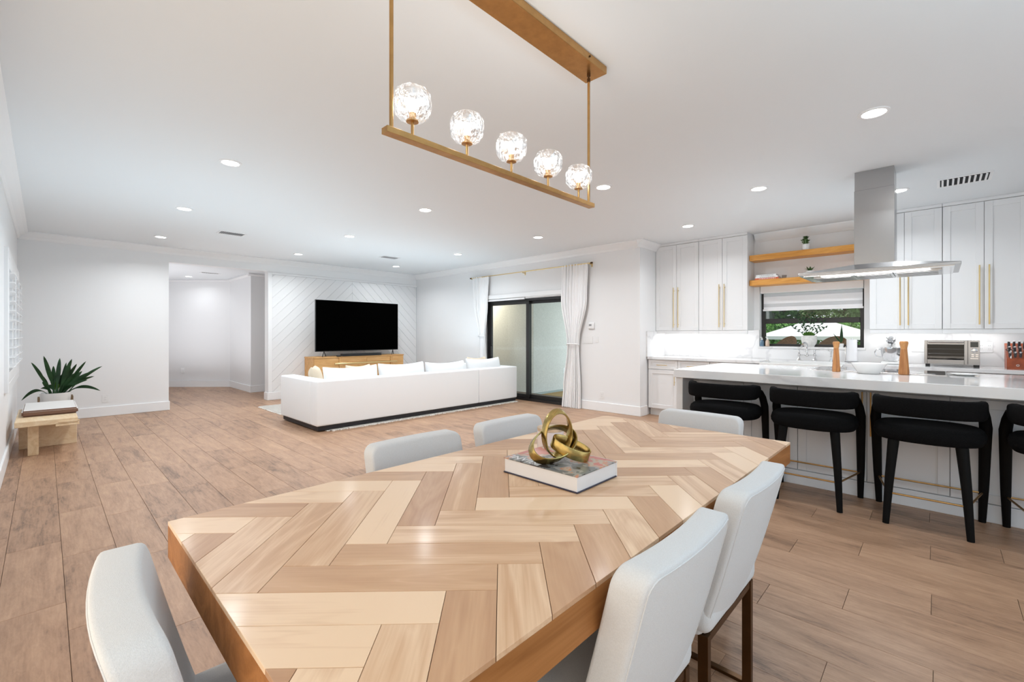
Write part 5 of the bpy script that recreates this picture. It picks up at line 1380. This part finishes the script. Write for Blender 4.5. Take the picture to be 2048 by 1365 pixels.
# ---- small bench with pad
t = thing('wooden_bench', 'low pale wood bench with asymmetric legs in front of the plant', 'bench', (0.03, 7.4, 0))
obj('top', MB().box(-0.215, 0.25, 6.78, 7.95, 0.322, 0.378, 0.004), BENCHW, t)
obj('top_batten', MB().box(0.08, 0.262, 6.775, 6.84, 0.300, 0.3215, 0.002).box(0.10, 0.265, 6.772, 6.79, 0.335, 0.352, 0.002), BENCHW, t)
obj('leg', MB().box(-0.125, -0.045, 6.90, 7.02, 0.0, 0.3215, 0.003), BENCHW, t)
obj('leg', MB().box(-0.20, 0.262, 7.36, 7.44, 0.0, 0.3215, 0.003), BENCHW, t)
pb = bmesh.new(); bmesh.ops.create_cube(pb, size=1)
for v in pb.verts: v.co = Vector((0.045+v.co.x*0.44, 7.57+v.co.y*0.86, 0.412+v.co.z*0.066))
bmesh.ops.bevel(pb, geom=pb.edges[:]+pb.verts[:], offset=0.016, segments=3, affect='EDGES')
o = obj('seat_pad', pb, [TANS, TAN], smooth=True, label='flat upholstered pad with pale top and brown sides on the wooden bench', cat='cushion', origin=(0.045, 7.57, 0.379))
for p in o.data.polygons:
    if p.normal.z > 0.95: p.material_index = 1
# planter
t = thing('floor_planter', 'cast iron plant with dark strap leaves in a white planter behind the bench', 'plant', (0.10, 8.5, 0))
PT = 0.505
obj('planter_box', MB().lathe([(0, 0.30), (0.125, 0.30), (0.135, 0.31), (0.150, PT), (0.140, PT), (0.135, PT-0.02), (0, PT-0.02)], 0.10, 8.5, 32), CERAM, t, smooth=True)
stn = MB()
for sx_, sy_ in ((-1, -1), (1, -1), (1, 1), (-1, 1)): stn.box(0.10+sx_*0.155-0.011, 0.10+sx_*0.155+0.011, 8.5+sy_*0.08-0.011, 8.5+sy_*0.08+0.011, 0, 0.455, 0.002)
stn.box(-0.05, 0.25, 8.41, 8.43, 0.27, 0.298).box(-0.05, 0.25, 8.57, 8.59, 0.27, 0.298)
obj('stand', stn, simple('planter_stand_wood', (0.20, 0.13, 0.07), 0.5), t)
obj('soil', MB().lathe([(0, PT-0.018), (0.134, PT-0.018)], 0.10, 8.5, 24), SOIL, t)
random.seed(9)
LV = [(-0.12, 0.92, .10), (-0.01, 1.0, .05), (0.14, 0.96, .04), (0.25, 0.95, .03), (0.39, 0.91, .06), (0.56, 0.83, .10), (0.47, 0.70, .10), (0.53, 0.50, .16), (-0.21, 0.42, .20), (-0.06, 0.78, .06), (0.40, 0.66, .10),
      (0.05, 0.79, .04), (0.19, 0.80, .03), (0.28, 0.76, .04), (0.10, 0.70, .03), (-0.02, 0.66, .06), (0.30, 0.88, .03), (0.33, 0.62, .08), (0.22, 0.68, .03), (0.08, 0.86, .03), (0.02, 0.60, .10), (0.24, 0.84, .03), (0.16, 0.74, .02), (0.35, 0.78, .05), (0.30, 0.70, .04), (0.44, 0.76, .08), (0.13, 0.62, .02), (0.26, 0.60, .04), (-0.04, 0.56, .10), (0.20, 0.90, .02)]
for i, (lx, lz, sg) in enumerate(LV):
    by = 8.5+random.uniform(-0.06, 0.06); bx_ = 0.10+(lx-0.10)*0.22+random.uniform(-0.02, 0.02)
    ty = 8.5+random.uniform(-0.16, 0.10)
    base_ = Vector((bx_, by, PT-0.02)); tip_ = Vector((lx, ty, lz))
    d = tip_-base_; mid = base_.lerp(tip_, 0.42)+Vector((0, 0, sg*0.9))
    side = Vector((d.z, random.uniform(-0.3, 0.3), -d.x)).normalized(); side.y *= 0.4; side.normalize()
    wv_ = random.uniform(0.036, 0.052)
    def f(u, v, base_=base_, tip_=tip_, mid=mid, side=side, wv_=wv_):
        c = base_*(1-u)**2+mid*2*u*(1-u)+tip_*u*u
        pr_ = 0.34 if u < 0.3 else 0.34+0.66*sin(pi*((u-0.3)/0.7)**0.8)
        if u > 0.85: pr_ = min(pr_, 0.9*(1.0-u)/0.15+0.04)
        if u > 0.97: pr_ = 0.03
        s = (v-0.5)*2
        return c+side*(s*wv_/2*pr_)+Vector((0, -1, 0))*(-abs(s)*0.006*pr_)
    lf = obj('leaf', MB().grid(16, 3, f, 0.0012), LEAFY if i in (14, 26) else LEAF, t, smooth=True)
# outside ================================================================
struct('porch_wall', MB().box(7.43, 7.55, 6.45, 9.6, -0.05, 2.9).box(7.55, 12.0, 6.45, 6.57, -0.05, 2.9), STUCCO)
pv = MB()
pf = struct('porch_floor', MB().box(XD+0.141, 12.0, YR+0.15, 6.45, -0.12, -0.035), simple('paver_joint', (0.2, 0.22, 0.22), 0.9))
pf2 = struct('porch_floor_side', MB().box(XD+0.141, 7.43, 6.45, 9.6, -0.12, -0.02), PAVER)
for i in range(7):
    for j in range(5):
        x0_, y0_ = XD+0.15+i*0.62, YR+0.16+j*0.61
        obj('tile', MB().box(x0_, x0_+0.61, y0_, min(y0_+0.60, 6.449), -0.034, -0.02, 0.002), PAVER, pf)
struct('porch_ceiling', MB().box(XD+0.141, 10.5, YR+0.15, 6.45, 2.5, 2.6).box(XD+0.141, 7.43, 6.45, 9.6, 2.5, 2.6), simple('porch_ceiling_paint', (0.55, 0.54, 0.5), 0.8))
struct('porch_beam', MB().box(XD+0.15, 10.4, 6.36, 6.44, 2.1, 2.2).box(8.3, 8.38, YR+0.2, 6.4, 2.2, 2.4), DKFRAME)
obj('door_mat', rbox(7.35, 8.45, 5.60, 6.15, -0.018, -0.004, 0.004, 1), MATB, label='brown coir mat on the porch tiles outside the sliding door', cat='mat', origin=(7.9, 5.9, -0.019))
outlet('porch_outlet', 'small outdoor outlet cover on the porch wall seen through the glass', 'y', (8.55, 6.45, 0.42), 0.09, 0.13, 1, 'switch')
struct('lawn', MB().box(XK+0.19, 60, -30, 3.3, -0.30, -0.10).box(12.01, 60, 3.3, 40, -0.30, -0.10), GRASS)
def foliage(n, f, s0, s1, m_name, mat, parent=None, **k):
    bm = bmesh.new()
    for i in range(n):
        p = f(); s = random.uniform(s0, s1)
        a = Vector((random.gauss(0, 1), random.gauss(0, 1), random.gauss(0, 1))).normalized(); b = a.orthogonal().normalized(); c = a.cross(b)
        vs = [bm.verts.new(p+b*s*x+c*s*0.6*y) for x, y in ((-1, 0), (0, -1), (1, 0), (0, 1))]
        bm.faces.new(vs)
    return obj(m_name, bm, mat, parent, **k)
random.seed(4)
foliage(26000, lambda: Vector((random.uniform(20.6, 21.6), random.uniform(-3.5, 10.5), random.uniform(-0.1, 1.0)**1.0*1.75+0.0)), 0.05, 0.11, 'hedge', HEDGE, kind='stuff', label='long trimmed green hedge beyond the garden furniture', cat='hedge')
for i, (tx_, ty_, tr, tz) in enumerate(((27, 1.0, 2.5, 3.4), (29, 6.3, 2.4, 3.6), (33, 11.4, 2.4, 3.6), (26, -4.2, 2.4, 3.6), (31, 3.7, 3.0, 4.2))):
    lb = ['leafy green tree beyond the hedge in the middle of the window view', 'leafy tree beyond the hedge, left part of the window view', 'leafy tree beyond the hedge at the far left of the window view', 'leafy tree beyond the hedge at the right of the window view', 'tallest leafy tree, farthest behind the hedge in the middle of the window view'][i]
    t = thing('garden_tree', lb, 'tree', (tx_, ty_, -0.1))
    obj('trunk', MB().tube([(tx_, ty_, -0.1), (tx_+0.1, ty_+0.1, tz*0.5), (tx_, ty_, tz)], [0.22, 0.16, 0.08], 8), BARK, t)
    def fo(tx_=tx_, ty_=ty_, tr=tr, tz=tz):
        v = Vector((random.gauss(0, 1), random.gauss(0, 1), random.gauss(0, 1))).normalized()*tr*random.uniform(0.5, 1)**0.5
        return Vector((tx_, ty_, tz))+Vector((v.x, v.y, v.z*0.8))
    foliage(5200, fo, 0.07, 0.16, 'crown', TREEL, t, kind='stuff')
t = thing('garden_umbrella', 'wide white patio umbrella seen through the kitchen window', 'umbrella', (16.7, 2.74, -0.1))
ux, uy = 16.7, 2.74
obj('pole', MB().tube([(ux, uy, -0.1), (ux, uy, 1.74)], 0.03, 10), GREYP, t)
um = MB().lathe([(0, 1.80), (1.68, 1.22), (1.69, 1.12), (1.67, 1.12), (1.66, 1.20), (0, 1.77)], ux, uy, 8, rot=0.35)
obj('canopy', um, CANV, t)
for k in range(8):
    a = 0.35+k*pi/4
    obj('rib', MB().tube([(ux, uy, 1.73), (ux+1.62*cos(a), uy+1.62*sin(a), 1.185)], 0.012, 6), GREYP, t)
def wicker(x, y, rz, lb):
    t = thing('wicker_chair', lb, 'chair', (x, y, -0.1), rz, local=True)
    def f(u, v):
        a = pi*(0.1+0.8*u); top = 1.08+0.27*sin(pi*u)
        return Vector((0.31*cos(a), 0.30*sin(a)-0.06, 0.35+(top-0.35)*v))
    obj('backrest', MB().grid(25, 10, f, 0.035), WICK, t, smooth=True)
    obj('seat', rbox(-0.28, 0.28, -0.30, 0.12, 0.32, 0.46, 0.04), WICK, t)
    for sx_ in (-1, 1):
        for sy_ in (-0.26, 0.08): obj('leg', MB().tube([(sx_*0.24, sy_, 0), (sx_*0.24, sy_, 0.33)], 0.025, 8), WICK, t)
wicker(9.2, 2.08, radians(150), 'brown wicker garden chair left of the sill plant, outside the window')
wicker(9.7, 1.38, radians(115), 'brown wicker garden chair right of the sill plant, outside the window')
struct('neighbour_house', MB().box(26, 30, 6.5, 14, -0.1, 2.9), HOUSE)
for o in bpy.data.objects:
    if '_local' in o: del o['_local']
